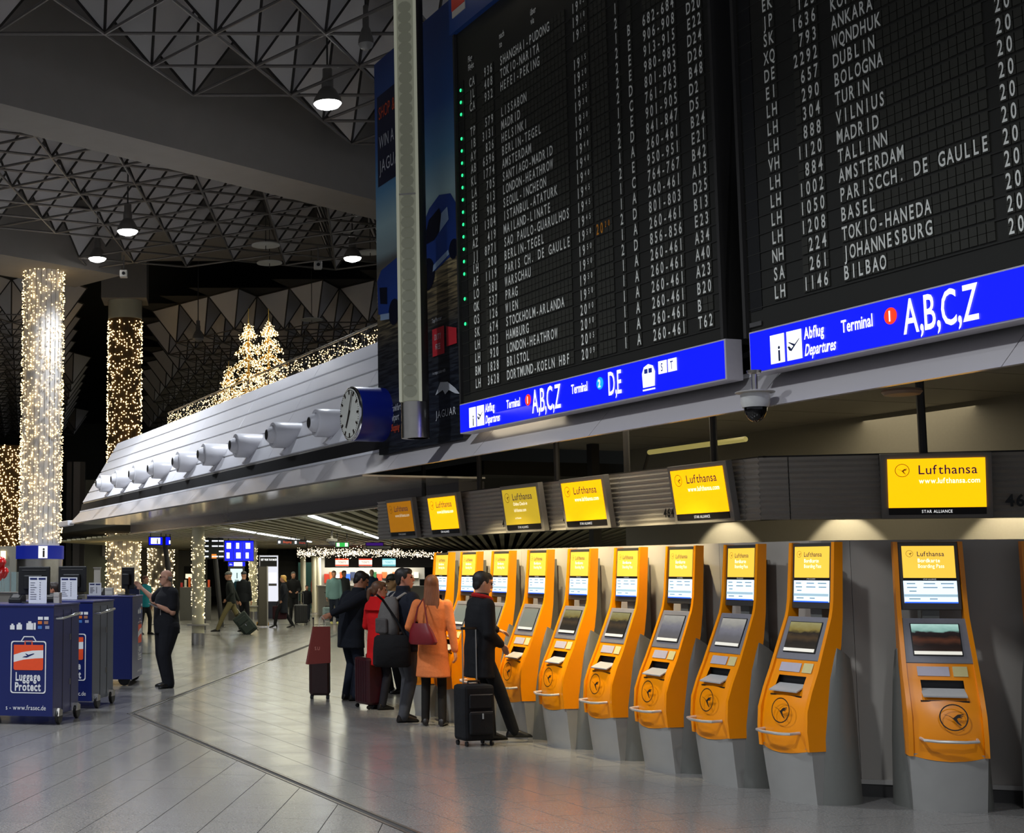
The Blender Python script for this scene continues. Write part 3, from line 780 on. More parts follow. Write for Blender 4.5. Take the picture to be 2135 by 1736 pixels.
for r, row in enumerate(ROWS):
    z = z25 + (24 - r) * PITCHZ; code, num, dest, tm_, ter, hall, desk, _ = row
    t = MB()
    t.text(code, .35, z, CAPH, -.008, .62, 0, 0, None, .016, mono=CELL)
    t.text(num, .915, z, CAPH, -.008, .62, 0, 0, None, .016, mono=CELL, align='r')
    t.text(dest, 1.075, z, CAPH, -.008, .62, 0, 0, None, .016, mono=CELL)
    if tm_: timetxt(t, tm_, 2.55, z)
    t.text(ter, 3.28, z, CAPH, -.008, .62, 0, 0, None, .016, mono=CELL)
    t.text(hall, 3.49, z, CAPH, -.008, .62, 0, 0, None, .016, mono=CELL)
    t.text(desk, 3.73, z, CAPH, -.008, .62, 0, 0, None, .016, mono=CELL)
    t.text(gates[r], 4.38, z, CAPH, -.008, .62, 0, 0, None, .016, mono=CELL)
    if t.v: t.build('departure_row', M_FLIP, b)['kind'] = 'stuff'
    if r + 1 in DOTS:
        MB().lathe([(.0, 0), (.020, .001), (.017, .006), (0, .008)], 10, X=Matrix.Translation((.13, -.002, z + .045)) @ Matrix.Rotation(math.pi / 2, 4, 'X')).build('status_light', glow('#28ff8c', 1.6), b)
    for x, n in ((.35, 2), (.632, 4), (1.075, 19), (2.55, 4), (2.87, 4), (3.28, 1), (3.49, 1), (3.73, 7), (4.38, 3)): flaps(fl, x, z, n)
    MB().box(.04, W_ - .04, -.003, .004, z - .035, z - .030).build('row_seam', mat('seam_grey', '#2c2b26', 0.5), b)
fl.build('flap_cells', M_FLAP, b)['kind'] = 'stuff'
t = MB(); timetxt(t, '2020', 2.87, z25 + 8 * PITCHZ); t.build('delay_time', mat('amber_flap', '#d98a1e', 0.5), b)
MB().box(.06, .20, .0, .005, z25 - .05, z25 + 25 * PITCHZ).build('status_strip', M_BLACK, b)
t = MB()
for s, x, z in (('Flug', .34, 7.58), ('Flight', .34, 7.48), ('nach', 1.08, 7.58), ('to', 1.08, 7.48), ('\u00fcber', 1.76, 7.58), ('via', 1.76, 7.48)): t.text(s, x, z, .070, -.008, .58, .08, 0, None, .02)
t.build('column_heading', M_FLIP, b)
h = mempty('header_sign', -14.30, 7.25, 8.03, label='blue header sign with red and white mark on top of the departure board', cat='sign')
MB().box(-.02, 4.76, -.06, .34, .0, .95).build('sign_box', mat('header_blue', '#1d4186', 0.45), h)
MB().box(.08, .40, -.07, -.06, .17, .62).build('white_mark', mat('mark_white', '#cfc9bd', .5), h); MB().box(.08, .40, -.076, -.07, .25, .62).build('red_mark', mat('mark_red', '#d8321c', .5), h)
RR = [('LH', '1146', 'BILBAO'), ('SA', '261', 'JOHANNESBURG'), ('NH', '224', 'TOKIO-HANEDA'), ('LH', '1208', 'BASEL'), ('LH', '1050', 'PARISCCH. DE GAULLE'), ('LH', '1002', 'AMSTERDAM'), ('LH', '884', 'TALLINN'), ('VH', '1120', 'MADRID'),
      ('LH', '888', 'VILNIUS'), ('LH', '304', 'TURIN'), ('LH', '290', 'BOLOGNA'), ('EI', '657', 'DUBLIN'), ('DE', '2292', 'WQNDHUK'), ('XQ', '793', 'ANKARA'), ('SK', '1636', 'KOPENHAGEN'), ('JP', '123', ''), ('EK', '', '')]
b, W_ = board(-9.31, -4.57, 'black split-flap departure board cut off by the picture edge, ending with Bilbao', 8.03)
fl = MB(); z0_ = 3.925 - CAPH / 2
for r in range(25):
    z = z0_ + r * PITCHZ; t = MB()
    if r < len(RR):
        c_, n_, d_ = RR[r]
        t.text(c_, .35, z, CAPH, -.008, .62, 0, 0, None, .016, mono=CELL); t.text(n_, .965, z, CAPH, -.008, .62, 0, 0, None, .016, mono=CELL, align='r')
        t.text(d_, 1.105, z, CAPH, -.008, .62, 0, 0, None, .016, mono=CELL)
        t.text('20', 2.54, z, CAPH, -.008, .62, 0, 0, None, .016, mono=CELL)
        t.build('departure_row', M_FLIP, b)['kind'] = 'stuff'
    for x, n in ((.35, 2), (.682, 4), (1.105, 19), (2.54, 4), (2.87, 4), (3.73, 7)): flaps(fl, x, z, n)
    MB().box(.04, W_ - .04, -.003, .004, z - .035, z - .030).build('row_seam', mat('seam_grey', '#2c2b26', 0.5), b)
fl.build('flap_cells', M_FLAP, b)['kind'] = 'stuff'
MB().box(.06, .20, .0, .005, z0_ - .05, z0_ + 25 * PITCHZ).build('status_strip', M_BLACK, b)
MB().box(.05, .19, -.008, .0, 3.70, 3.735).build('maker_plate', M_GREY, b)
def plane_icon(mb, cx, cz, s, y):
    flat(mb, [(cx - .40 * s, cz - .02 * s), (cx - .28 * s, cz - .02 * s), (cx - .16 * s, cz - .14 * s), (cx + .40 * s, cz + .28 * s), (cx + .36 * s, cz + .20 * s), (cx - .05 * s, cz - .16 * s), (cx - .16 * s, cz - .26 * s), (cx - .30 * s, cz - .20 * s)], y)
    flat(mb, [(cx - .36 * s, cz + .16 * s), (cx - .26 * s, cz + .16 * s), (cx + .10 * s, cz + .02 * s), (cx - .0 * s, cz - .05 * s)], y)
def depsign(x0, x1, label, left):
    b = mempty('terminal_sign', x0, 7.13, 3.30, label=label, cat='sign', group='lit blue terminal signs')
    W_ = x1 - x0; H = .335
    MB().box(0, W_, 0, .16, 0, H).build('sign_box', mat('sign_frame', '#c3bdc2', 0.4), b, bevel=.006)
    MB().box(.018, W_ - .018, -.006, .002, .014, H - .014).build('lit_face', E_SIGNB, b)
    w = MB(); y = -.012
    o0 = .25 if left else .26
    w.box(o0, o0 + .155, y, y + .003, .045, .265); w.box(o0 + .185, o0 + .345, y, y + .003, .045, .265)
    w.text('Abflug', o0 + .375, .180, .085, y, .60, .06, 0, None, .025); w.text('Departures', o0 + .375, .055, .085, y, .56, .04, 0, None, .02, slant=.2)
    if left:
        w.text('Terminal', 1.10, .165, .088, y, .62, .06, 0, None, .02); w.text('A,B,C,Z', 1.63, .06, .235, y, .52, .04, 0, None, .01)
        w.text('Terminal', 2.38, .165, .088, y, .62, .06, 0, None, .02); w.text('D,E', 3.02, .075, .215, y, .52, .05, 0, None, .01)
        w.prism([(3.565, .075), (3.735, .075), (3.745, .20), (3.715, .255), (3.65, .275), (3.585, .255), (3.555, .20)], 'y', y, y + .003); w.box(3.56, 3.74, y, y + .003, .045, .058)
        w.box(3.80, 3.92, y, y + .003, .165, .275); w.box(3.94, 4.06, y, y + .003, .165, .275)
        d = MB(); d.text('S', 3.86, .185, .07, y - .004, .7, align='c', bold=.01); d.text('T', 4.0, .185, .07, y - .004, .7, align='c', bold=.01)
        d.box(3.595, 3.64, y - .004, y, .195, .235); d.box(3.66, 3.705, y - .004, y, .195, .235); d.build('symbol_ink', glow('#1a2c8c', .7), b)
    else:
        w.text('Terminal', 1.02, .165, .088, y, .66, .06, 0, None, .02); w.text('A,B,C,Z', 1.60, .06, .235, y, .58, .05, 0, None, .01)
    w.build('lettering', E_SIGNW, b)['kind'] = 'stuff'
    d = MB(); d.text('i', o0 + .09, .06, .12, y - .004, .95, align='l', bold=.02); plane_icon(d, o0 + .265, .155, .17, y - .004); d.build('pictogram', glow('#101e46', .6), b)
    for cx, m, n in (((1.55, '#ff3a1c', '1'), (2.88, '#12a0e0', '2')) if left else ((1.49, '#ff3a1c', '1'),)) and [((c[0]), c[1], c[2]) for c in (((1.55, '#ff3a1c', '1'), (2.88, '#12a0e0', '2')) if left else ((1.49, '#ff3a1c', '1'),))]:
        d = MB(); flat(d, circle(cx, .205, .058), y); d.build('number_disc', glow(m, 1.0), b)
        d = MB(); d.text(n, cx, .17, .07, y - .004, .8, align='c', bold=.03); d.build('disc_number', E_SIGNW, b)
depsign(-14.12, -9.42, 'long blue lit sign reading Terminal 1 A,B,C,Z and Terminal 2 D,E', True)
depsign(-9.13, -4.5, 'blue lit sign reading Terminal 1 A,B,C,Z under the cut-off board', False)
# ------------------------------------------------------------------ car banner
def banner_mat():
    m = bpy.data.materials.new('banner_print'); m.use_nodes = True; nt = m.node_tree; b = nt.nodes['Principled BSDF']
    tc = nt.nodes.new('ShaderNodeTexCoord'); sx = nt.nodes.new('ShaderNodeSeparateXYZ'); nt.links.new(tc.outputs['Generated'], sx.inputs[0])
    mp = nt.nodes.new('ShaderNodeMapping'); mp.inputs['Rotation'].default_value = (0, math.radians(-38), 0); mp.inputs['Scale'].default_value = (2, 1, 30)
    n = nt.nodes.new('ShaderNodeTexNoise'); n.inputs['Scale'].default_value = 1.2; n.inputs['Detail'].default_value = 3
    nt.links.new(tc.outputs['Object'], mp.inputs[0]); nt.links.new(mp.outputs[0], n.inputs['Vector'])
    cr = nt.nodes.new('ShaderNodeValToRGB'); e = cr.color_ramp.elements
    cols = [(0, '#12161f'), (.16, '#171c28'), (.26, '#22242a'), (.34, '#5d5442'), (.42, '#857a60'), (.475, '#5c5a56'), (.50, '#93a6a8'), (.57, '#a9c8cc'), (.66, '#5f93b8'), (.78, '#2a5496'), (1, '#1a2f66')]
    while len(e) < len(cols): e.new(.5)
    for i, (p, c) in enumerate(cols): e[i].position = p; e[i].color = (*lin(c), 1)
    nt.links.new(sx.outputs['Z'], cr.inputs[0])
    mk = nt.nodes.new('ShaderNodeMapRange'); mk.inputs[1].default_value = .47; mk.inputs[2].default_value = .40; mk.clamp = True
    nt.links.new(sx.outputs['Z'], mk.inputs[0])
    st = nt.nodes.new('ShaderNodeValToRGB'); st.color_ramp.elements[0].position = .42; st.color_ramp.elements[0].color = (.35, .35, .38, 1); st.color_ramp.elements[1].position = .6; st.color_ramp.elements[1].color = (1.9, 1.8, 1.5, 1)
    nt.links.new(n.outputs['Fac'], st.inputs[0])
    ml = nt.nodes.new('ShaderNodeMix'); ml.data_type = 'RGBA'; ml.blend_type = 'MULTIPLY'
    nt.links.new(mk.outputs[0], ml.inputs[0]); nt.links.new(cr.outputs[0], ml.inputs[6]); nt.links.new(st.outputs[0], ml.inputs[7])
    nt.links.new(ml.outputs[2], b.inputs['Base Color']); b.inputs['Roughness'].default_value = .4
    return m
bn_ = mempty('advert_banner', -16.72, 7.27, 3.27, label='tall blue advertising banner showing a blue car on a road', cat='banner')
MB().box(0, 2.40, 0, .30, 0, 5.27).build('print', banner_mat(), bn_)
car = MB(); y = -.004
flat(car, [(.02, 2.30), (.04, 1.86), (.30, 1.76), (.75, 1.78), (1.1, 1.86), (1.5, 2.02), (2.38, 2.22), (2.38, 2.72), (2.2, 2.92), (1.9, 2.98), (1.62, 2.88), (1.36, 2.66), (.9, 2.52), (.45, 2.46), (.15, 2.42)], y)
car.build('car_picture', mat('print_car_blue', '#22408c', .35), bn_)
d = MB(); y = -.008
flat(d, [(1.42, 2.46), (1.62, 2.74), (1.90, 2.82), (2.02, 2.60), (1.75, 2.46)], y); flat(d, [(.12, 1.98), (.34, 1.94), (.34, 2.16), (.10, 2.2)], y); flat(d, circle(.55, 1.80, .17, 18), y); flat(d, circle(1.55, 2.08, .20, 18), y); flat(d, circle(2.26, 2.24, .12, 14), y)
d.build('car_details', mat('print_ink', '#0d1226', .3), bn_)['kind'] = 'stuff'
d = MB(); flat(d, [(1.70, 2.08), (2.15, 2.20), (2.12, 2.26), (1.72, 2.16)], -.009); flat(d, [(1.9, 2.52), (2.15, 2.62), (2.12, 2.78), (1.96, 2.74)], -.009); flat(d, [(.12, 1.76), (.40, 1.73), (.40, 1.81), (.12, 1.84)], -.009); d.build('car_highlights', mat('print_light', '#8ea6c4', .4), bn_)
d = MB(); flat(d, [(.10, 3.55), (1.35, 3.55), (1.35, 4.78), (.10, 4.78)], y); d.build('text_panel', mat('print_navy', '#0e1230', .5), bn_)
d = MB(); d.text('WIN A NEW', .16, 4.05, .17, -.012, .62, .12); d.text('JAGUAR', .16, 3.72, .17, -.012, .75, .14); d.text('JAGUAR', 1.72, .30, .09, -.012, 1.0, .16)
flat(d, [(1.72, .58), (1.86, .72), (2.05, .70), (2.25, .60), (2.36, .52), (2.24, .54), (2.08, .60), (1.98, .56), (1.92, .62), (1.82, .60)], -.012)
d.text('Top Partner', 1.66, 1.46, .05, -.012, .7, .1); d.text('in cooperation with', 1.66, .83, .04, -.012, .7, .1); d.text('Frankfurt', .42, .52, .09, -.012, .6, .08, slant=.2); d.text('Airport', .42, .40, .09, -.012, .6, .08, slant=.2)
d.build('banner_lettering', mat('print_white', '#b9bcc2', .5), bn_)['kind'] = 'stuff'
d = MB(); d.text('SHOP &', .16, 4.45, .17, -.012, .6, .12); d.text('Shopping', .42, .27, .09, -.012, .55, .08, slant=.2); flat(d, circle(.22, .42, .145, 20), -.010); d.build('red_print', mat('print_orange', '#c84a22', .5), bn_)['kind'] = 'stuff'
d = MB(); flat(d, [(1.66, 1.05), (1.98, 1.05), (1.98, 1.38), (1.66, 1.38)], -.010); flat(d, [(2.04, 1.12), (2.3, 1.12), (2.3, 1.3), (2.04, 1.36)], -.010); d.build('red_square', mat('print_red', '#b3202c', .5), bn_)
d = MB(); d.text('DUTY', 1.82, 1.24, .07, -.014, .62, align='c'); d.text('FREE', 1.82, 1.12, .07, -.014, .62, align='c'); d.prism([(.14, .30), (.30, .30), (.30, .48), (.26, .54), (.18, .54), (.14, .48)], 'y', -.014, -.011); flat(d, [(.14, .64), (.18, .64), (.22, .60), (.34, .72), (.30, .72), (.22, .665), (.18, .68)], -.012); d.build('white_print', mat('print_white', '#b9bcc2', .5), bn_)
# light pole in front of the banner
lp = mempty('light_pole', -14.72, 6.86, 0, rz=math.radians(58), label='grey hanging light pole with scalloped diffuser in front of the banner', cat='lamp')
MB().tube([(.03, .04, 3.30), (.03, .04, 8.75)], .13, 16).build('pole_body', M_GREYD, lp, smooth=True)
MB().box(-.155, .075, -.095, -.03, 3.72, 8.66).build('diffuser', mat('diffuser_grey', '#b9bba4', .55, emit=.16), lp, bevel=.01)  # faint glow added to diffuser, rails and scallops to lift the dark pole
for z in (6.17,): MB().box(-.158, .078, -.10, -.03, z, z + .02).build('diffuser_joint', M_GREYL, lp)
for s_, x in ((0, -.168), (1, .062)): MB().box(x, x + .032, -.112, -.02, 3.72, 8.68).build('diffuser_rail', mat('rail_pale', '#dcdec6', .35, emit=.2), lp)
sc = MB()
for k in range(38): flat(sc, [(-.04 + .082 * math.cos(a), 3.84 + .125 * k + .075 * math.sin(a)) for a in [2 * math.pi * i / 10 for i in range(10)]], -.097)
o = sc.build('scallop_print', mat('scallop_grey', '#a2a48f', .55, emit=.14), lp); o['kind'] = 'stuff'
MB().lathe([(.155, 0), (.155, .42), (.13, .43)], 24, (-.01, .02, 3.30)).build('steel_foot', M_STEEL, lp, smooth=True)
MB().tube([(-.03, -.02, 8.66), (-.03, -.02, 9.1)], .06, 12).build('lit_tube', glow('#fff4d8', 4.0), lp)

# ------------------------------------------------------------------ clock and drum speakers on the gallery front
ck = mempty('hall_clock', -16.60, 6.85, 3.785, label='round blue wall clock with white dial beside the banner', cat='clock')
RX = Matrix.Rotation(math.pi / 2, 4, 'X')
MB().lathe([(.36, .0), (.36, .02), (.352, .0)], 40, X=Matrix.Translation((0, .9, 0)) @ RX).build('back_plate', M_GREY, ck)
MB().lathe([(.352, -.9), (.352, .0), (.345, .02)], 40, X=RX).build('drum', mat('clock_blue', '#0b1b78', .3), ck, smooth=True)
MB().lathe([(.352, .0), (.356, .02), (.335, .035)], 40, X=RX).build('bezel', M_CHROME, ck, smooth=True)
MB().lathe([(.328, .034), (.328, .038), (.32, .04)], 40, X=RX).build('dial', mat('dial_white', '#cfcfc6', .3), ck)
d = MB()
for k in range(60):
    a = 2 * math.pi * k / 60; r0, w_ = (.25, .014) if k % 5 == 0 else (.30, .004)
    d.box(-w_, w_, -.046, -.041, r0, .312, X=Matrix.Rotation(a, 4, 'Y'))
d.build('minute_marks', M_INK, ck)
MB().box(-.013, .013, -.052, -.048, -.05, .20, X=Matrix.Rotation(math.radians(212), 4, 'Y')).build('hour_hand', M_INK, ck)
MB().box(-.009, .009, -.058, -.054, -.06, .30, X=Matrix.Rotation(math.radians(24), 4, 'Y')).build('minute_hand', M_INK, ck)
def drum():
    t = empty('drum_speaker', label='x', cat='loudspeaker', group='white drum loudspeakers in a row on the gallery front')
    MB().lathe([(.205, -.62), (.21, -.2), (.21, .0), (.20, .012), (.15, .012), (.145, -.03)], 28, X=RX).build('drum', M_WHITEP, t, smooth=True)
    MB().lathe([(.145, -.0), (.125, .07), (.085, .115), (.08, .07)], 24, X=RX).build('nozzle', M_WHITEP, t, smooth=True)
    MB().lathe([(.075, .117), (.02, .12)], 20, X=RX).build('throat', M_GREYD, t)
    MB().prism([(.12, -.30), (.30, -.10), (.36, -.14), (.20, -.34)], 'x', -.06, .06).build('bracket', M_WHITEP, t)
    return t
dr = drum()
dx = [-19.04, -20.96, -22.93, -24.93, -26.76, -28.81, -30.56, -32.41, -34.14]
ordn = ['nearest to the blue clock', 'second from the blue clock', 'third from the blue clock', 'fourth from the blue clock', 'middle one of the row', 'fourth from the far gallery end', 'third from the far gallery end', 'second from the far gallery end', 'last at the far gallery end']
for i, x in enumerate(dx):
    o = dr if i == 0 else clone(dr)
    o.location = MW(x, 7.28, 3.93); o.rotation_euler = (0, 0, RZM); o['label'] = 'white drum loudspeaker on the gallery front, ' + ordn[i]
# ------------------------------------------------------------------ dome camera and smoke detector
dc = mempty('dome_camera', -8.92, 7.0, 3.30, label='white and black dome camera hanging below the terminal sign', cat='security camera')
MB().lathe([(.055, 0), (.05, -.02), (.022, -.03), (.022, -.16)], 16).build('stem', M_STEEL, dc, smooth=True)
MB().lathe([(.02, -.145), (.145, -.165), (.145, -.172), (.11, -.18)], 28).build('weather_disc', M_GREYL, dc, smooth=True)
MB().lathe([(.108, -.178), (.106, -.25), (.095, -.285), (.0, -.285)], 28).build('housing', mat('housing_white', '#c9c7c2', .4), dc, smooth=True)
MB().ball((0, 0, -.285), (.085, .085, .115), nu=20, nv=12).build('dome', mat('dome_black', '#0a0808', .08), dc, smooth=True)
sp_ = G(1880, 812, 3.29)
sd_ = empty('smoke_detector', sp_, 0, 'flat round detector on the polished soffit', 'detector')
MB().lathe([(.15, 0), (.16, -.02), (.14, -.045), (.05, -.055), (0, -.055)], 28).build('detector_body', mat('detector_tan', '#9a7f6a', .4), sd_, smooth=True)
# ------------------------------------------------------------------ strings of lights
E_BULBC = glow('#ffdb9c', 3.4, True)   # column strings light their gauze
E_BULB = glow('#ffdb9b', 3.4)
E_BULBW = glow('#ffe4ae', 4.0)
OCT = [(1, 0, 0), (-1, 0, 0), (0, 1, 0), (0, -1, 0), (0, 0, 1), (0, 0, -1)]
OCF = [(0, 2, 4), (2, 1, 4), (1, 3, 4), (3, 0, 4), (2, 0, 5), (1, 2, 5), (3, 1, 5), (0, 3, 5)]
def bulbs(name, pts, r, m, parent):
    mb = MB()
    for p in pts:
        k = r * random.uniform(.75, 1.2)
        mb.add([(p[0] + a * k, p[1] + b * k, p[2] + c * k) for a, b, c in OCT], OCF)
    o = mb.build(name, m, parent); o['kind'] = 'stuff'; return o
def curtain(r, z0, z1, n, jit=.05):
    out = []; ns = max(10, int(2 * math.pi * r / .085))
    for i in range(n):
        a = 2 * math.pi * random.randrange(ns) / ns + random.gauss(0, .02); rr = r + random.uniform(0, jit)
        out.append((rr * math.cos(a), rr * math.sin(a), random.uniform(z0, z1)))
    return out
M_GAUZE = mat('pale_gauze', '#dedbd8', .8, var=.10, scale=4)
M_BRNZ = mat('brown_gauze', '#5d4626', .8, var=.2, scale=3)
M_SIGNB = mat('sign_blue', '#0d1f7a', .35)
M_CREAM = mat('cream_paint', '#cfc9ac', .5)
def column(X, Y, r, z0, z1, nb, label, shaft, br=.03, em=E_BULB, capz=None):
    t = empty('lit_column', (X, Y, 0), 0, label, 'column', 'columns wrapped in light strings')
    MB().lathe([(r, 0), (r, z1)], 32).build('shaft', shaft, t, smooth=True)
    bulbs('light_string', curtain(r + .02, z0, z1, nb), br, em, t)
    wires = MB()
    for k in range(24):
        a = 2 * math.pi * k / 24
        wires.tube([((r + .015) * math.cos(a), (r + .015) * math.sin(a), z0), ((r + .015) * math.cos(a), (r + .015) * math.sin(a), z1)], .006, 3)
    wires.build('light_wire', mat('wire_green', '#6d6a58', .6), t)['kind'] = 'stuff'
    return t
c1 = column(-5.16, 41.0, .57, 2.55, 10.65, 2700, 'tall column wrapped in warm lights above the round information booth', M_GAUZE, .021, E_BULBC)
MB().lathe([(.70, 2.10), (.70, 2.48), (.66, 2.49)], 40).build('blue_fascia', glow('#10208c', .55), c1, smooth=True)
MB().lathe([(.67, 0), (.67, 2.10)], 40).build('steel_drum', M_STEEL, c1, smooth=True)
ip = MB().box(-.13, .13, -.735, -.70, 2.12, 2.47, X=Matrix.Rotation(math.radians(14), 4, 'Z')).build('info_panel', glow('#ffffff', .8), c1)
a = MB(); a.text('i', .04, 2.16, .26, -.74, 1.0, align='c', bold=.03, X=Matrix.Rotation(math.radians(14), 4, 'Z')); a.build('info_letter', M_INK, ip)
c2 = column(-3.44, 52.0, .60, .9, 11.1, 2300, 'tall column wrapped in warm lights passing behind the gallery end', M_GAUZE, .026, E_BULBC)
MB().lathe([(.615, 4.0), (.615, 11.2)], 32).build('brown_wrap', M_BRNZ, c2, smooth=True)
MB().lathe([(.64, 11.2), (.64, 12.0)], 32).build('capital', M_CREAM, c2, smooth=True)
MB().box(-.85, .85, -.8, .8, 11.9, 14.2).build('concrete_head', M_CONC, c2)
column(-9.1, 61.0, .62, 2.2, 7.2, 1300, 'distant golden light column at the left picture edge', M_BRNZ, .030)
column(-2.9, 74.0, .66, .5, 5.0, 500, 'distant pale light column seen behind the man at the carts', M_GAUZE, .03, E_BULBW)
def arcade_col(X, Y, label, nb):
    t = empty('arcade_column', (X, Y, 0), 0, label, 'column', 'slim cream columns of the arcade')
    MB().lathe([(.15, .26), (.15, ZS + .02)], 28).build('shaft', M_CREAM, t, smooth=True)
    MB().lathe([(.158, 0), (.158, .27), (.15, .275)], 28).build('steel_base', M_STEEL, t, smooth=True)
    MB().lathe([(.155, .44), (.27, .45), (.275, .47), (.27, .49), (.155, .49)], 32).build('ring_rail', M_GREYL, t, smooth=True)
    bulbs('light_string', [(.165 * math.cos(a), .165 * math.sin(a), z) for a, z in [(random.uniform(0, 6.28), random.uniform(.62, ZS - .25)) for _ in range(nb)]], .0125, E_BULBW, t)
p = G(413, 1343); arcade_col(p.x, p.y, 'slim lit arcade column with ring rail beside the man at the carts', 190)
p = G(528, 1290); arcade_col(p.x, p.y + .0, 'slim lit arcade column beside the walking man with luggage', 230)
# ------------------------------------------------------------------ gallery rail and wire trees
rl = mempty('gallery_railing', 0, 0, label='slim steel railing hung with warm lights on top of the gallery', cat='railing')
MB().tube([(-32.6, 8.62, 5.58), (-15.0, 8.62, 5.62)], .022, 8).build('handrail', M_STEEL, rl, smooth=True)
for k in range(15): MB().tube([(-32.4 + k * 1.22, 8.62, 5.18), (-32.4 + k * 1.22, 8.62, 5.58)], .014, 6).build('rail_post', M_GREYD, rl)
bulbs('light_string', [(random.uniform(-32.6, -15.2), 8.60 + random.gauss(0, .02), 5.20 + .34 * random.random() ** 1.3) for _ in range(1500)], .011, E_BULB, rl)
wv = MB()
for k in range(230):
    x = random.uniform(-32.6, -15.2); wv.tube([(x, 8.6, 5.2), (x + random.uniform(-.15, .15), 8.6, 5.56)], .003, 3)
wv.build('wire_mesh', M_STEEL, rl)['kind'] = 'stuff'
M_WIRE = mat('gold_wire', '#b08a3c', .35, .8)
def wire_tree(x, y, z0, h, wd, label, nb):
    t = mempty('wire_tree', x, y, z0, label=label, cat='christmas tree', group='lit wire christmas trees on the gallery')
    MB().tube([(0, 0, 0), (0, 0, h * .9)], [.035, .015], 8).build('trunk', M_WIRE, t)
    MB().lathe([(.0, h * .98), (.018, h * .90), (.03, h * .86), (.012, h * .84), (.006, h * 1.05)], 10).build('spire', M_WIRE, t)
    pts = []; br = MB(); tiers = 5
    for k in range(tiers):
        zc = h * (.06 + .17 * k); R = wd * (1 - .19 * k) * .5
        for j in range(11):
            a = 2 * math.pi * j / 11 + k * .3; e = (R * math.cos(a), R * math.sin(a), zc - .10 * R)
            s = (0, 0, zc + h * .14)
            mid = (e[0] * .55, e[1] * .55, zc + h * .05)
            br.tube([s, mid, e, (e[0] * 1.06, e[1] * 1.06, e[2] + .05)], .008, 4)
            for _ in range(nb // (tiers * 11)):
                u = random.random() ** .7; q = [s[i] + (mid[i] - s[i]) * 2 * u if u < .5 else mid[i] + (e[i] - mid[i]) * (2 * u - 1) for i in range(3)]
                pts.append((q[0] + random.gauss(0, .03), q[1] + random.gauss(0, .03), q[2] + random.gauss(0, .035)))
    br.build('branches', M_WIRE, t)['kind'] = 'stuff'
    bulbs('light_string', pts, .0135, E_BULB, t)
wire_tree(-27.46, 9.0, 5.18, 1.98, 1.25, 'tallest lit wire christmas tree on the gallery', 1150)
wire_tree(-26.16, 9.0, 5.18, 1.75, 1.25, 'lit wire christmas tree on the gallery nearest the banner', 1050)
wire_tree(-28.70, 8.95, 5.18, 1.08, .75, 'shortest lit wire christmas tree on the gallery', 480)
# ------------------------------------------------------------------ ceiling lamps, discs, cameras
M_HOUS = mat('lamp_housing', '#77746f', .45, .5)
def highbay(px, py, Y, d, lit, label, rod=1.2, power=1600):
    p = at(px, py, Y)
    t = empty('high_bay_lamp', p, 0, label, 'lamp', 'high-bay lamps under the hall ceiling')
    r = d / 2
    MB().lathe([(r, 0), (r * .96, .08), (r * .62, .24), (r * .42, .30), (r * .42, .46), (r * .34, .50), (r * .34, .66), (.03, .68)], 28).build('reflector', M_HOUS, t, smooth=True)
    MB().lathe([(r * .97, .0), (r * .80, -.055), (r * .35, -.10), (0, -.105)], 28).build('lens', M_LAMP if lit else mat('dull_lens', '#8e8b86', .3), t, smooth=True)
    MB().tube([(0, 0, .66), (0, 0, max(.66 + rod, 14.2 - p.z if Y > 30 else HT - p.z))], .018, 6).build('suspension_rod', M_GREYD, t)
    if lit: spot('high_bay_beam', (p.x, p.y, p.z - .14), (p.x, p.y, 0), power, 130, .6, COOL, r * .7)
highbay(683, 216, 25.0, .53, True, 'large lit high-bay lamp close to the banner top')
highbay(266, 482, 33.0, .52, True, 'lit high-bay lamp above the nearer light column, higher one')
highbay(203, 539, 39.3, .52, True, 'lit high-bay lamp just right of the nearer light column', power=900)
highbay(735, 538, 38.0, .51, True, 'lit high-bay lamp low beside the banner edge')
highbay(763, 92, 22.5, .26, False, 'small unlit can lamp high beside the banner top', .8)
highbay(413, 706, 50.0, .42, False, 'unlit lamp hanging before the distant coffers', .8)
def disc(px, py, Y, d, label):
    p = at(px, py, Y)
    t = empty('reflector_disc', p, 0, label, 'lamp', 'pale reflector discs under the ceiling')
    MB().lathe([(d / 2, 0), (d / 2, .025), (.02, .05)], 32).build('disc_plate', mat('disc_white', '#cfcdc4', .5), t, smooth=True)
    MB().tube([(0, 0, -.12), (0, 0, 14.2 - p.z)], .012, 6).build('rod', M_GREYD, t)
disc(554, 512, 36.5, .76, 'pale ceiling disc, upper of the pair left of the banner'); disc(562, 549, 39.5, .74, 'pale ceiling disc, lower of the pair left of the banner')
disc(772, 527, 38.5, .72, 'pale ceiling disc half hidden by the banner edge'); disc(650, 667, 47.0, .76, 'pale ceiling disc above the gallery lights')
def hallcam(px, py, Y, label):
    p = at(px, py, Y)
    t = empty('hall_camera', p, 0, label, 'security camera', 'small white cameras hung from the ceiling')
    MB().box(-.11, .11, -.12, .14, -.10, .10).build('camera_body', mat('cam_white', '#cfccc6', .5), t, bevel=.02)
    MB().lathe([(.05, .0), (.045, .03)], 16, X=Matrix.Translation((0.0, -.12, 0)) @ Matrix.Rotation(math.pi / 2, 4, 'X')).build('lens', M_BLACK, t)
    MB().tube([(.0, 0, .10), (.0, 0, .55)], .018, 6).build('mount', M_GREY, t)
hallcam(258, 571, 40, 'small white camera hanging between the two light columns'); hallcam(663, 553, 38, 'small white camera hanging beside the banner')
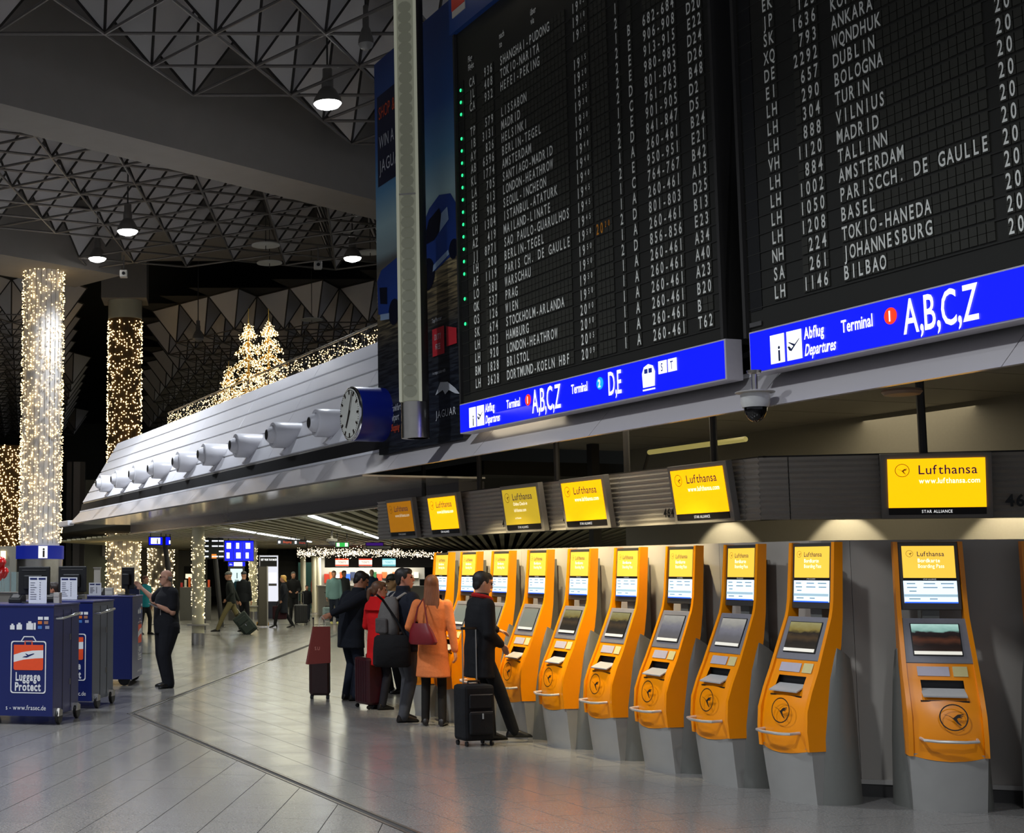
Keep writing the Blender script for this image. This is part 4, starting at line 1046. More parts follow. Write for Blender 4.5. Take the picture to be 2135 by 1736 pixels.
# ------------------------------------------------------------------ luggage wrapping carts
M_CBLUE = mat('cart_blue', '#101c56', .35, var=.04)
M_CSIDE = mat('cart_side_blue', '#363a72', .35, .2)
M_CGREY = mat('cart_side_grey', '#6d7480', .4, .3)
M_PWHITE = mat('print_offwhite', '#d9d9d9', .5, var=.02)
M_PORANGE = mat('print_orange_red', '#e0491a', .5)
def luggage_print(t, ox, y, sc=1.0, X=None, parent=None):
    """outlined suitcase logo; ox is the logo centre"""
    par = parent or t
    w = MB()
    def rr(x0, x1, z0, z1, r=.03, n=5):
        out = []
        for cx, cz, a in ((x1 - r, z0 + r, -90), (x1 - r, z1 - r, 0), (x0 + r, z1 - r, 90), (x0 + r, z0 + r, 180)):
            out += [(cx + r * math.cos(math.radians(a + 90 * i / n)), cz + r * math.sin(math.radians(a + 90 * i / n))) for i in range(n + 1)]
        return out
    out = rr(ox - .215, ox + .215, .36, .96); inn = rr(ox - .203, ox + .203, .372, .948)
    n = len(out)
    w.add([(a, y, b) for a, b in out] + [(a, y, b) for a, b in inn], [(k, (k + 1) % n, n + (k + 1) % n, n + k) for k in range(n)], 0, X)
    for q in ([(ox - .10, .955), (ox - .06, 1.015), (ox + .06, 1.015), (ox + .10, .955), (ox + .085, .955), (ox + .052, 1.003), (ox - .052, 1.003), (ox - .085, .955)],): flat(w, q, y, 0, X)
    w.text('Luggage', ox, .505, .095, y, .62, .05, 0, X, .03, align='c'); w.text('Protect', ox, .390, .095, y, .68, .05, 0, X, .03, align='c')
    flat(w, [(ox - .18, .715), (ox - .06, .745), (ox + .08, .76), (ox + .18, .765), (ox + .18, .855), (ox + .05, .85), (ox - .08, .83), (ox - .18, .80)], y, 0, X)
    w.build('logo_print', M_PWHITE, par)['kind'] = 'stuff'
    o = MB()
    flat(o, [(ox - .18, .80), (ox - .08, .83), (ox + .05, .85), (ox + .18, .855), (ox + .18, .915), (ox - .18, .915)], y, 0, X); flat(o, [(ox - .18, .715), (ox - .18, .64), (ox - .165, .625), (ox + .165, .625), (ox + .18, .64), (ox + .18, .765), (ox + .08, .76), (ox - .06, .745)], y, 0, X)
    for q in ([(ox - .05, .915), (ox - .05, .965), (ox + .05, .965), (ox + .05, .915), (ox + .035, .915), (ox + .035, .95), (ox - .035, .95), (ox - .035, .915)],): flat(o, q, y, 0, X)
    o.build('suitcase_print', M_PORANGE, par)['kind'] = 'stuff'
    k = MB(); k.text('', 0, 0, .1)
    flat(k, [(ox - .075, .768), (ox - .05, .772), (ox - .02, .768), (ox + .075, .812), (ox + .06, .818), (ox + .0, .80), (ox - .03, .815), (ox - .04, .812), (ox - .015, .79), (ox - .055, .782)], y - .001, 0, X); k.build('plane_print', M_CBLUE, par)
def cart(loc, rz, side, label):
    t = empty('wrapping_cart', loc, rz, label, 'cart', 'blue luggage wrapping carts')
    W_, D, Z0, Z1 = 1.10, 1.0, .10, 1.36
    MB().box(-W_, 0, .012, D, Z0, Z1).build('cabinet', side, t, bevel=.008)
    MB().box(-W_, 0, 0, .012, Z0, Z1).build('front_board', M_CBLUE, t)
    MB().box(-W_ - .01, .012, -.01, D, Z1, Z1 + .022).build('worktop', M_CSIDE, t, bevel=.004)
    for y0 in (.36, .68): MB().box(.0, .004, y0, y0 + .006, Z0 + .05, Z1 - .05).build('door_seam', M_GREYD, t)
    for z in (.42, .95): MB().box(.0, .012, .62, .635, z, z + .07).build('door_hinge', M_STEEL, t)
    hb = [(.0, .10, 1.22), (.07, .10, 1.22), (.07, .80, 1.26), (.0, .80, 1.26)]
    MB().tube(hb, .016, 10).build('push_handle', M_CHROME, t, smooth=True)
    for x in (-.10, -W_ + .12):
        for y in (.14, D - .16):
            wh = MB().lathe([(.03, -.022), (.085, -.022), (.095, -.012), (.095, .012), (.085, .022), (.03, .022)], 22, X=Matrix.Translation((x + (.13 if x > -.5 else 0), y, .095)) @ Matrix.Rotation(math.pi / 2, 4, 'Y')).build('castor_wheel', M_BLACK, t, smooth=True)
            MB().prism([(y - .09, .10), (y + .05, .10), (y + .06, .16), (y - .06, .19)], 'x', x + (.10 if x > -.5 else -.03), x + (.16 if x > -.5 else .03)).build('castor_fork', M_STEEL, wh)
    luggage_print(t, -.30, -.003)
    w = MB(); w.text('s - www.frasec.de', -.075, .17, .055, -.003, .80, .09, align='r')
    for k, (x, hh) in enumerate(((-.53, .05), (-.45, .06), (-.33, .075))):
        w.box(x, x + hh * 1.1, -.004, -.002, 1.09, 1.09 + hh); w.box(x + hh * .3, x + hh * .8, -.004, -.002, 1.09 + hh, 1.10 + hh * 1.15)
    w.box(-.24, -.215, -.004, -.002, 1.09, 1.17)
    w.box(-.19, -.13, -.004, -.002, 1.205, 1.24); w.box(-.115, -.06, -.004, -.002, 1.205, 1.24)
    w.build('white_print', M_PWHITE, t)['kind'] = 'stuff'
    for x, z, m in ((-.19, 1.155, '#c9641e'), (-.115, 1.155, '#9a6a52'), (-.19, 1.10, '#3d6db0'), (-.10, 1.10, '#8a8ca0')): MB().box(x, x + .05, -.004, -.002, z, z + .035).build('card_logo', mat('card_' + m, m, .5), t)
    return t
p1 = G(109, 1512); cart((p1.x, p1.y, 0), -EA, M_CSIDE, 'nearest blue luggage wrapping cart, whole logo in view')
p2 = G(191, 1478); cart((p2.x, p2.y, 0), -EA, M_CGREY, 'blue luggage wrapping cart with grey side, half hidden by the nearest one')
p3 = G(275, 1430); cart((p3.x + .10, p3.y + 1.09, 0), -EA + math.radians(96.5), M_CBLUE, 'blue luggage wrapping cart turned sideways beside the standing man')
def desk_monitor(px, py, Y, w_, h, rz, label):
    p = at(px, py, Y)
    t = empty('desk_monitor', p, rz, label, 'monitor', 'black monitors on the wrapping carts')
    MB().box(-w_ / 2, w_ / 2, 0, .035, .10, .10 + h).build('back_shell', M_BLACK, t, bevel=.01)
    MB().box(-w_ * .3, w_ * .3, -.05, 0, .16, .10 + h * .7).build('rear_hump', M_BLACK, t, bevel=.015)
    MB().box(-w_ * .38, w_ * .38, -.006, .0, .10 + h * .86, .10 + h * .88).build('vent_line', M_GREY, t)
    MB().box(-.03, .03, -.02, .02, 0, .2).build('neck', M_BLACK, t); MB().box(-.12, .12, -.09, .09, 0, .015).build('foot', M_BLACK, t, bevel=.004)
def price_list(px, py, Y, w_, h, rz, label):
    p = at(px, py, Y)
    t = empty('price_list', p, rz, label, 'notice', 'white price lists on the wrapping carts')
    MB().box(-w_ / 2, w_ / 2, 0, .006, 0, h).build('sheet', mat('paper_white', '#d6d7dc', .5), t)
    MB().box(-w_ / 2 + .015, -.01, -.003, 0, h - .035, h - .015).build('heading_bar', M_CBLUE, t); MB().box(.01, w_ / 2 - .015, -.003, 0, h - .035, h - .015).build('heading_bar', M_CBLUE, t)
    ln = MB()
    for k in range(8):
        z = h - .075 - k * (h - .1) / 8
        ln.box(-w_ / 2 + .02, -w_ / 2 + .02 + w_ * random.uniform(.2, .4), -.003, 0, z, z + .006); ln.box(w_ * .1, w_ * .1 + .012, -.003, 0, z, z + .010)
    ln.build('printed_lines', mat('print_grey', '#6a6c76', .6), t)['kind'] = 'stuff'
    MB().box(-w_ / 2, w_ / 2, .0, .09, 0, .006).build('stand_foot', mat('clear_plastic', '#b9bcc2', .2), t)
ZC = 1.382
desk_monitor(70, 1274 - 10, 17.0, .40, .34, -EA, 'black monitor seen from behind on the nearest wrapping cart')
desk_monitor(150, 1262 - 8, 19.2, .40, .35, -EA, 'black monitor seen from behind on the middle wrapping cart')
desk_monitor(265, 1250, 22.3, .26, .34, -EA - .5, 'small black monitor under the hand of the standing man')
for o in [q for q in bpy.data.objects if q.name.startswith('desk_monitor')]: o.location.z = ZC
price_list(78, 1275, 16.75, .225, .32, -EA, 'white price list on the nearest wrapping cart')
price_list(143, 1265, 18.9, .235, .30, -EA, 'white price list on the middle wrapping cart')
price_list(198, 1250, 22.0, .20, .20, -EA, 'small white price list on the sideways wrapping cart')
for o in [q for q in bpy.data.objects if q.name.startswith('price_list')]: o.location.z = ZC
price = [q for q in bpy.data.objects if q.name.startswith('price_list')][-1]
price.location.z = ZC
def terminal(px, Y, label):
    p = at(px, 1260, Y); p.z = ZC
    t = empty('card_terminal', p, -EA, label, 'card terminal', 'payment devices on the wrapping carts')
    MB().prism([(-.10, 0), (.10, 0), (.10, .09), (.02, .12), (-.10, .05)], 'x', -.08, .08).build('body', M_BLACK, t, bevel=.01)
    MB().prism([(-.085, .062), (.0, .102), (.0, .108), (-.085, .068)], 'x', -.05, .05).build('key_pad', M_GREY, t)
terminal(36, 17.1, 'black payment device beside the price list on the nearest cart'); terminal(106, 17.4, 'black payment device at the right end of the nearest cart'); terminal(206, 22.3, 'black payment device on the sideways cart')
def small_box(px, Y, w_, h, m, label):
    p = at(px, 1260, Y); p.z = ZC
    t = empty('desk_box', p, -EA, label, 'box'); MB().box(-w_ / 2, w_ / 2, -.05, .05, 0, h).build('box_body', m, t, bevel=.004); MB().box(-w_ / 2 + .01, w_ / 2 - .01, -.053, -.05, h * .6, h * .8).build('box_label', M_GREYL, t)
small_box(120, 16.9, .075, .13, M_GREYL, 'pale upright box at the edge of the nearest cart'); small_box(172, 19.3, .10, .06, mat('carton', '#b9b39a', .7), 'low cream carton on the middle cart'); small_box(228, 22.2, .12, .12, mat('carton2', '#c9c6bb', .7), 'cream carton pile on the sideways cart')
# ------------------------------------------------------------------ people
REMESH = []
def remesh(o, vox, smooth=3):
    m = o.modifiers.new('skin', 'REMESH'); m.mode = 'VOXEL'; m.voxel_size = vox; m.use_smooth_shade = True
    if smooth:
        s = o.modifiers.new('relax', 'SMOOTH'); s.factor = .5; s.iterations = smooth
    REMESH.append(o)
    return o
def ells(mb, secs, n=20):
    """closed loft through elliptic sections (centre, half-x vector, half-y vector)"""
    v = []; f = []
    for c, a, b in secs:
        v += [tuple(c + a * math.cos(2 * math.pi * k / n) + b * math.sin(2 * math.pi * k / n)) for k in range(n)]
    for i in range(len(secs) - 1): f += [(i * n + k, i * n + (k + 1) % n, (i + 1) * n + (k + 1) % n, (i + 1) * n + k) for k in range(n)]
    L = (len(secs) - 1) * n
    f += [tuple(range(n))[::-1], tuple(range(L, L + n))]
    mb.add(v, f)
def ik(a, b, l1, l2, hint):
    d = b - a; L = min(d.length, (l1 + l2) * .999); u = d.normalized()
    if d.length > L: b = a + u * L
    x = (l1 * l1 - l2 * l2 + L * L) / (2 * L); h = math.sqrt(max(l1 * l1 - x * x, 0))
    n = hint - u * hint.dot(u); n = n.normalized() if n.length > 1e-4 else Vector((0, 1, 0))
    return a + u * x + n * h, b
def limb(mb, pts, rr, n=12):
    P = []; R = []
    for i in range(len(pts) - 1):
        for t in (0, .33, .67): P.append(pts[i].lerp(pts[i + 1], t)); R.append(rr[i] + (rr[i + 1] - rr[i]) * t)
    P.append(pts[-1]); R.append(rr[-1])
    mb.tube(P, R, n)
    for p, r in zip(pts, rr): mb.ball(p, r * .98, nu=n, nv=8)
def cloth(hexc, rough=.85, var=.12, bump=.25):
    n_ = 'cloth_' + hexc
    if n_ in MATS: return MATS[n_]
    m = mat(n_, hexc, rough, var=var, scale=45, bump=bump, spec=.25); nt = m.node_tree
    tc = [q for q in nt.nodes if q.type == 'TEX_COORD'][0]; b1 = [q for q in nt.nodes if q.type == 'BUMP'][0]
    mp = nt.nodes.new('ShaderNodeMapping'); mp.inputs['Scale'].default_value = (4, 4, 6); mp.inputs['Rotation'].default_value = (.5, .4, 0)
    nz = nt.nodes.new('ShaderNodeTexNoise'); nz.inputs['Scale'].default_value = 1.0; nz.inputs['Detail'].default_value = 1.5; nz.inputs['Distortion'].default_value = .6
    b2 = nt.nodes.new('ShaderNodeBump'); b2.inputs['Strength'].default_value = .4; b2.inputs['Distance'].default_value = .04      # folds of the cloth
    nt.links.new(tc.outputs['Object'], mp.inputs[0]); nt.links.new(mp.outputs[0], nz.inputs['Vector']); nt.links.new(nz.outputs['Fac'], b2.inputs['Height'])
    nt.links.new(b2.outputs[0], b1.inputs['Normal'])
    return m
def hair_mat(c):
    n_ = 'hair_' + c
    if n_ in MATS: return MATS[n_]
    m = mat(n_, c, .5, var=.45, scale=1.0, bump=.5); nt = m.node_tree
    nz = [q for q in nt.nodes if q.type == 'TEX_NOISE'][0]; tc = [q for q in nt.nodes if q.type == 'TEX_COORD'][0]
    mp = nt.nodes.new('ShaderNodeMapping'); mp.inputs['Scale'].default_value = (110, 110, 9)
    nt.links.new(tc.outputs['Object'], mp.inputs[0]); nt.links.new(mp.outputs[0], nz.inputs['Vector'])
    return m
def person(label, loc, rz, H=1.75, bulk=1.0, skin='#b5836a', hair='short', hairc='#1c1511', top='#1a1c22', hem=.80, flare=1.0, thick=1.0, sleeve='long', collar=.03, bottom='#1b1c20', legw=1.0, shoe='#0d0c0c',
           feet=((.10, .02, 0), (-.10, .0, 0)), hands=None, lean=0.0, head=(0, 0), belly=0.0, vox=.011, elbow=(Vector((.6, .6, -.6)), Vector((-.6, .6, -.6))), curl=(.5, .5), palm=(None, None), heel=False, extra=None, world_hands=False, bare=False, hunch=0.0):
    t = empty('person', (loc[0], loc[1], 0), rz, label, 'person')
    k = H / 1.75; R3 = Matrix.Rotation(-rz, 3, 'Z')
    lf = math.radians(lean)
    def SPN(x, y, z):
        dz = z - .92; a = lf + math.radians(hunch) * max(0, min(1, (z - 1.1) / .4))
        return Vector((x, y * math.cos(a) - dz * math.sin(a), .92 + dz * math.cos(a) + y * math.sin(a))) * k
    def L(p):                                          # world point -> local
        return R3 @ (Vector(p) - Vector((loc[0], loc[1], 0)))
    hz = [L(h) if isinstance(h, Vector) else Vector(h) * k for h in hands] if hands else [Vector((.25, -.04, .80)) * k, Vector((-.25, -.04, .80)) * k]
    body = MB(); b = bulk
    ax = lambda w_: Vector((w_ * k, 0, 0))
    def ay(d, z): 
        a = lf; return Vector((0, d * k * math.cos(a), d * k * math.sin(a)))
    def tor(w_, d, z, yo=0.0): return (SPN(0, yo, z), ax(w_), ay(d, z))
    ells(body, [tor(.13 * b, .09 * b, .86), tor(.155 * b, .11 * b, .93), tor(.135 * b, .10 * b, 1.06), tor(.155 * b, .11 * b, 1.24), tor(.165 * b, .095 * b, 1.36), tor(.12, .075, 1.44), tor(.062, .060, 1.48), tor(.057, .060, 1.53, -.005)])
    # legs
    legs = []
    for s, (fx, fy, yaw) in zip((1, -1), feet):
        hip = Vector((s * .088, 0, .90)) * k; an = Vector((fx, fy, .095 + (.05 if heel else 0))) * k
        kn, an = ik(hip, an, .425 * k, .40 * k, Vector((0, -1, 0)))
        legs.append((hip, kn, an, yaw)); limb(body, [hip, kn, an], [.078 * b * k, .052 * k, .038 * k])
    # arms
    arms = []
    for i, s in enumerate((1, -1)):
        sh = SPN(s * .178 * (1 + .3 * (b - 1)), .0, 1.405); hd = hz[i]
        u = (hd - sh).normalized(); wr = hd - u * .05 * k
        el, wr = ik(sh, wr, .285 * k, .255 * k, elbow[i]); arms.append((sh, el, wr))
        limb(body, [sh, el, wr], [.052 * b * k, .041 * b * k, .027 * k])
        d = (wr - el).normalized(); c = palm[i] if palm[i] is not None else Vector((-s, -.3, -.1)); c = (c - d * c.dot(d)).normalized(); w_ = d.cross(c)
        if w_.y > 0: w_ = -w_                          # thumb side points to the front
        p0 = wr + d * .04 * k
        ells(body, [(wr, w_ * .022 * k, c * .016 * k), (wr + d * .045 * k, w_ * .036 * k, c * .018 * k), (wr + d * .085 * k, w_ * .036 * k, c * .013 * k)], 12)
        cu = curl[i]
        for j, (o_, ln) in enumerate(((-.029, .9), (-.010, 1.08), (.010, 1.0), (.029, .8))):
            q = wr + d * .080 * k - w_ * o_ * k; P = [q]
            for m_, l in enumerate((.036, .026, .02)):
                an_ = cu * (m_ + .6); q = q + (d * math.cos(an_) + c * math.sin(an_)) * l * ln * k; P.append(q)
            limb(body, P, [.0100 * k, .0095 * k, .009 * k, .008 * k], 8)
        q = wr + d * .02 * k + w_ * .024 * k; q1 = q + (d * .6 + w_ * .7 + c * .25).normalized() * .035 * k; q2 = q1 + (d * .9 + c * (.3 + cu * .5)).normalized() * .03 * k
        limb(body, [q, q1, q2], [.014 * k, .011 * k, .009 * k], 8)
    # head
    hc = SPN(0, -.018, 1.635); yaw, pit = math.radians(head[0]), math.radians(head[1])
    HM = Matrix.Translation(hc) @ Matrix.Rotation(yaw, 4, 'Z') @ Matrix.Rotation(lf * .6 + pit, 4, 'X') @ Matrix.Diagonal((k, k, k, 1))
    hv = lambda x, y, z: HM @ Vector((x, y, z))
    D3 = HM.to_3x3()
    secs = []
    for z, w_, yf, yb in ((-.118, .022, -.075, -.03), (-.105, .042, -.092, .0), (-.075, .058, -.094, .045), (-.04, .067, -.092, .078), (0, .073, -.090, .092), (.04, .074, -.088, .096), (.075, .066, -.076, .085), (.10, .047, -.052, .06), (.114, .02, -.02, .028)):
        secs.append((hv(0, (yf + yb) / 2, z), D3 @ Vector((w_, 0, 0)), D3 @ Vector((0, (yb - yf) / 2, 0))))
    ells(body, secs, 20)
    limb(body, [SPN(0, .012, 1.47), hv(0, .02, -.07)], [.056 * k, .052 * k])
    limb(body, [hv(0, -.090, .028), hv(0, -.105, -.010), hv(0, -.110, -.022)], [.008 * k, .012 * k, .014 * k], 8)
    for s in (1, -1):
        body.ball(hv(s * .076, .012, -.002), (.011 * k, .02 * k, .032 * k), nu=10, nv=8); body.ball(hv(s * .03, -.080, .030), (.026 * k, .014 * k, .011 * k), nu=8, nv=6)
    limb(body, [hv(-.02, -.094, -.062), hv(.02, -.094, -.062)], [.010 * k, .010 * k], 8)
    M_SK = mat('skin_' + skin, skin, .5, var=.05, scale=25, spec=.35)
    bo = remesh(body.build('body', M_SK, t), vox * .85 if not bare else vox * .85, 2)
    if vox < .02:
        for s in (1, -1):
            MB().ball((0, 0, 0), .011, nu=8, nv=6, X=HM @ Matrix.Translation((s * .031, -.083, .012))).build('eye', mat('eye_dark', '#15100d', .2), bo)
            MB().box(-.017, .017, -.006, .002, -.003, .003, X=HM @ Matrix.Translation((s * .032, -.092, .036))).build('eyebrow', hair_mat(hairc), bo)
        MB().box(-.024, .024, -.006, .003, -.004, .004, X=HM @ Matrix.Translation((0, -.100, -.062))).build('mouth', mat('lips', '#7c3f38', .5), bo)
    # hair
    hm = MB(); mh = hair_mat(hairc)
    if hair in ('short', 'long', 'pony', 'bob'):
        hm.ball((0, 0, 0), 1, nu=18, nv=12, X=HM @ Matrix.Translation((0, .026, .036)) @ Matrix.Diagonal((.084, .096, .090, 1)))
        hm.ball((0, 0, 0), 1, nu=14, nv=9, X=HM @ Matrix.Translation((0, -.034, .076)) @ Matrix.Diagonal((.068, .06, .045, 1)))
        hm.ball((0, 0, 0), 1, nu=14, nv=9, X=HM @ Matrix.Translation((0, .062, -.02)) @ Matrix.Diagonal((.068, .045, .07, 1)))
        for s in (1, -1): hm.ball((0, 0, 0), 1, nu=10, nv=7, X=HM @ Matrix.Translation((s * .066, .005, .03)) @ Matrix.Diagonal((.018, .045, .05, 1)))
    if hair in ('long', 'bob'):
        zl = -.36 if hair == 'long' else -.14
        for _ in range(14 if hair == 'long' else 0):
            q = random.uniform(-.085, .085); limb(hm, [hv(q * .8, .075, .02), hv(q, .10, zl * .5), hv(q * .8, .13, zl * random.uniform(.8, 1.2))], [.014 * k, .013 * k, .005 * k], 6)
        ells(hm, [(hv(0, .03, .05), D3 @ Vector((.085, 0, 0)), D3 @ Vector((0, .075, 0))), (hv(0, .05, -.06), D3 @ Vector((.092, 0, 0)), D3 @ Vector((0, .06, 0))), (hv(0, .08, zl * .6), D3 @ Vector((.098, 0, 0)), D3 @ Vector((0, .045, 0))), (hv(0, .11, zl * .85), D3 @ Vector((.070, 0, 0)), D3 @ Vector((0, .016, 0)))])
    if hair == 'pony':
        limb(hm, [hv(0, .10, .02), hv(0, .145, -.02), hv(0, .14, -.12), hv(0, .12, -.20)], [.028 * k, .034 * k, .030 * k, .012 * k])
    if hair == 'fringe':                              # bald crown, hair round the back
        hm.ball((0, 0, 0), 1, nu=16, nv=10, X=HM @ Matrix.Translation((0, .056, -.022)) @ Matrix.Diagonal((.072, .046, .045, 1)))
        for s in (1, -1): hm.ball((0, 0, 0), 1, nu=10, nv=7, X=HM @ Matrix.Translation((s * .064, .036, -.008)) @ Matrix.Diagonal((.012, .032, .030, 1)))
    if hair == 'cap':
        hm.ball((0, 0, 0), 1, nu=18, nv=10, X=HM @ Matrix.Translation((0, .006, .055)) @ Matrix.Diagonal((.086, .105, .072, 1)))
        hm.ball((0, 0, 0), 1, nu=14, nv=7, X=HM @ Matrix.Translation((0, -.10, .042)) @ Matrix.Diagonal((.065, .06, .010, 1)))
    if hair != 'none': remesh(hm.build('cap' if hair == 'cap' else 'hair', mh, bo), max(vox, .010), 2)
    # upper garment
    g = MB(); th = thick; c = cloth(top)
    hw = .175 * b * flare * th; hd = (.125 + belly * .6) * b * flare * th
    sec = [(SPN(0, 0, hem) if hem > .92 else Vector((0, 0, hem * k)), ax(hw), Vector((0, hd * k, 0)))]
    if hem < .80: sec.append((Vector((0, 0, (hem * .45 + .92 * .55) * k)), ax(.172 * b * th * (flare * .5 + .5)), Vector((0, .128 * b * th * k, 0))))
    sec += [tor(.178 * b * th, (.130 + belly * .8) * b * th, .95, -belly * .7), tor(.162 * b * th, (.122 + belly) * b * th, 1.08, -belly), tor(.180 * b * th, (.132 + belly * .5) * b * th, 1.24, -belly * .4), tor(.190 * b * th, .118 * b * th, 1.36), tor(.150 * th, .095 * th, 1.435), tor(.082 * th, .078 * th, 1.478), tor(.074 * th, .076 * th, 1.49 + collar)]
    ells(g, sec, 24)
    for i, (sh, el, wr) in enumerate(arms):
        if sleeve == 'long':
            limb(g, [sh, el, wr.lerp(el, .04)], [.070 * b * th * k, .056 * b * th * k, .042 * th * k])
        else: limb(g, [sh, sh.lerp(el, .72)], [.072 * b * th * k, .066 * b * th * k])
    go = remesh(g.build('coat' if hem < .72 else 'jacket' if sleeve == 'long' else 'polo_shirt', c, t), max(vox * 1.15, .012), 4)
    # trousers
    g = MB()
    ells(g, [(Vector((0, 0, .80 * k)), ax(.12 * b), Vector((0, .09 * b * k, 0))), (Vector((0, 0, .90 * k)), ax(.168 * b), Vector((0, .118 * b * k, 0))), tor(.165 * b, .118 * b, 1.0)])
    for hip, kn, an, yaw in legs: limb(g, [hip, kn, an + Vector((0, 0, -.03 * k))], [.092 * b * legw * k, .070 * legw * k, .060 * legw * k])
    remesh(g.build('trousers', cloth(bottom), t), max(vox * 1.15, .012), 3)
    for hip, kn, an, yaw in legs:
        v = []; f = []; n = 12; lift = .05 * k if heel else 0
        for y, wd, hh, zb in ((.075, .022, .05, 0), (.06, .034, .085, 0), (.0, .037, .10, lift * .8), (-.07, .042, .075, lift * .2), (-.13, .045, .052, 0), (-.175, .034, .036, 0), (-.195, .012, .02, 0)):
            for j in range(n):
                a = 2 * math.pi * j / n; z = hh * .5 + hh * .5 * math.sin(a)
                v.append((wd * math.cos(a) * k * 1.08, y * k, z * k + (lift if y > -.02 else zb)))
        for i in range(6): f += [(i * n + j, i * n + (j + 1) % n, (i + 1) * n + (j + 1) % n, (i + 1) * n + j) for j in range(n)]
        f += [tuple(range(n))[::-1], tuple(range(6 * n, 7 * n))]
        X = Matrix.Translation((an.x, an.y, max(an.z - (.095 + (.05 if heel else 0)) * k, 0.0))) @ Matrix.Rotation(math.radians(yaw), 4, 'Z')
        sh_ = MB().add(v, f, 0, X)
        if heel: sh_.add([tuple(X @ Vector(p)) for p in ((-.012, .05, 0), (.012, .05, 0), (.012, .075, 0), (-.012, .075, 0), (-.025, .03, .07), (.025, .03, .07), (.025, .08, .07), (-.025, .08, .07))], [(0, 3, 2, 1), (4, 5, 6, 7), (0, 1, 5, 4), (1, 2, 6, 5), (2, 3, 7, 6), (3, 0, 4, 7)])
        o = sh_.build('shoe', mat('leather_' + shoe, shoe, .35), t, smooth=True)
    t_info = dict(root=t, HM=HM, body=bo, arms=arms, k=k, SPN=SPN, jacket=go)
    return t_info
def glasses(p):
    m = MB(); X = p['HM']
    for s in (1, -1):
        pts = [(s * .033 + .022 * math.cos(a), -.103, .012 + .016 * math.sin(a)) for a in [2 * math.pi * i / 14 for i in range(15)]]
        m.tube(pts, .0022, 5, X=X); m.tube([(s * .055, -.102, .016), (s * .077, -.03, .016), (s * .078, .03, .008)], .002, 5, X=X)
    m.tube([(-.011, -.105, .014), (.011, -.105, .014)], .002, 5, X=X)
    m.build('glasses', M_BLACK, p['body'])['kind'] = 'stuff'
def facing(az): return math.pi - math.radians(az)
# the man at the wrapping carts
loc = G(348, 1432)
P = person('bald man in a black polo shirt reaching to a monitor at the wrapping carts', loc, facing(-116), 1.78, 1.26, '#b98a72', 'fringe', '#6b625a', '#15161b', .80, 1.04, 1.04, 'short', .012, '#121319', 1.42,
           feet=((.17, -.04, 14), (-.15, .08, -14)), hands=[at(322, 1266, 21.35), at(292, 1226, 22.1)], world_hands=True, belly=.018, head=(-24, 4), palm=(Vector((0, 0, 1)), None), curl=(.5, .3), elbow=(Vector((.3, .9, -.6)), Vector((-.5, .2, -.6))))
glasses(P)
MB().ball((0, 0, 0), 1, nu=12, nv=8, X=P['HM'] @ Matrix.Translation((0, -.085, -.092)) @ Matrix.Diagonal((.03, .022, .03, 1))).build('beard', mat('beard_grey', '#8a8580', .8), P['body'], smooth=True)
MB().box(-.03, .03, -.004, .004, -.06, .03, X=Matrix.Translation(P['SPN'](.10, -.165, 1.14))).build('name_badge', M_GREYL, P['jacket'])
hp = at(322, 1266, 21.35)
t = empty('hand_phone', hp + Vector((-.02, -.01, .03)), .4, 'grey mobile phone in the hand of the bald man', 'phone')
MB().box(-.07, .07, -.035, .035, -.006, .006, X=Matrix.Rotation(.45, 4, 'Y')).build('phone_body', mat('phone_grey', '#8b8d92', .3), t, bevel=.003); MB().box(-.06, .06, -.03, .03, .006, .008, X=Matrix.Rotation(.45, 4, 'Y')).build('phone_screen', M_BLACKG, t)
# queue at the kiosks
loc = G(1003, 1546)
P = person('man with glasses in a black coat and red scarf using a kiosk', loc, facing(78), 1.76, 1.04, '#b8876c', 'short', '#0f0c0b', '#101013', .66, 1.08, 1.12, 'long', .045, '#0d0d0f', 1.0,
           feet=((.12, -.16, 5), (-.10, -.34, -8)), hands=[at(1040, 1318, 15.25), at(1047, 1352, 14.75)], world_hands=True, head=(0, 12), lean=3, palm=(Vector((0, -.3, -1)), Vector((0, -.2, -1))), curl=(.35, .45))
glasses(P)
sc = MB(); pts = [P['SPN'](.085 * math.cos(a), .09 * math.sin(a) - .015, 1.49 + .02 * math.sin(a)) for a in [2 * math.pi * i / 16 for i in range(17)]]; sc.tube(pts, .026, 8); sc.tube([P['SPN'](.03, -.10, 1.48), P['SPN'](.03, -.135, 1.36), P['SPN'](.025, -.145, 1.24)], [.03, .032, .025], 8)
sc.build('scarf', cloth('#9c1414'), P['root'], smooth=True)
loc = G(905, 1512)
P = person('woman with long auburn hair in an orange coat, seen from behind', loc, facing(14), 1.72, .92, '#b98a70', 'long', '#7d4a2a', '#cf7440', .56, 1.22, 1.05, 'long', .03, '#15120f', .82, '#120c08',
           feet=((.10, .0, 8), (-.10, .02, -8)), hands=[(.17, -.20, .98), (-.27, .02, .80)])
OR = P
loc = G(845, 1503)
P = person('smiling man in a navy jacket with a grey backpack in the queue', loc, facing(62), 1.80, 1.06, '#b57a62', 'short', '#15100d', '#141722', .80, 1.05, 1.12, 'long', .06, '#3f3f42', 1.05, '#15110f',
           feet=((.11, -.06, 8), (-.10, .10, -10)), hands=[(.16, -.26, 1.05), (-.20, -.18, .98)], head=(-42, 0))
BP = P
loc = G(792, 1478)
P = person('woman with a ponytail in a bright red coat', loc, facing(52), 1.63, .95, '#b98a72', 'pony', '#5a3d28', '#c01013', .60, 1.2, 1.12, 'long', .05, '#14131a', .9, '#0f0d0c',
           feet=((.09, .0, 8), (-.09, .04, -8)), hands=[(.14, -.24, 1.0), (-.16, -.20, .98)], head=(-34, 6))
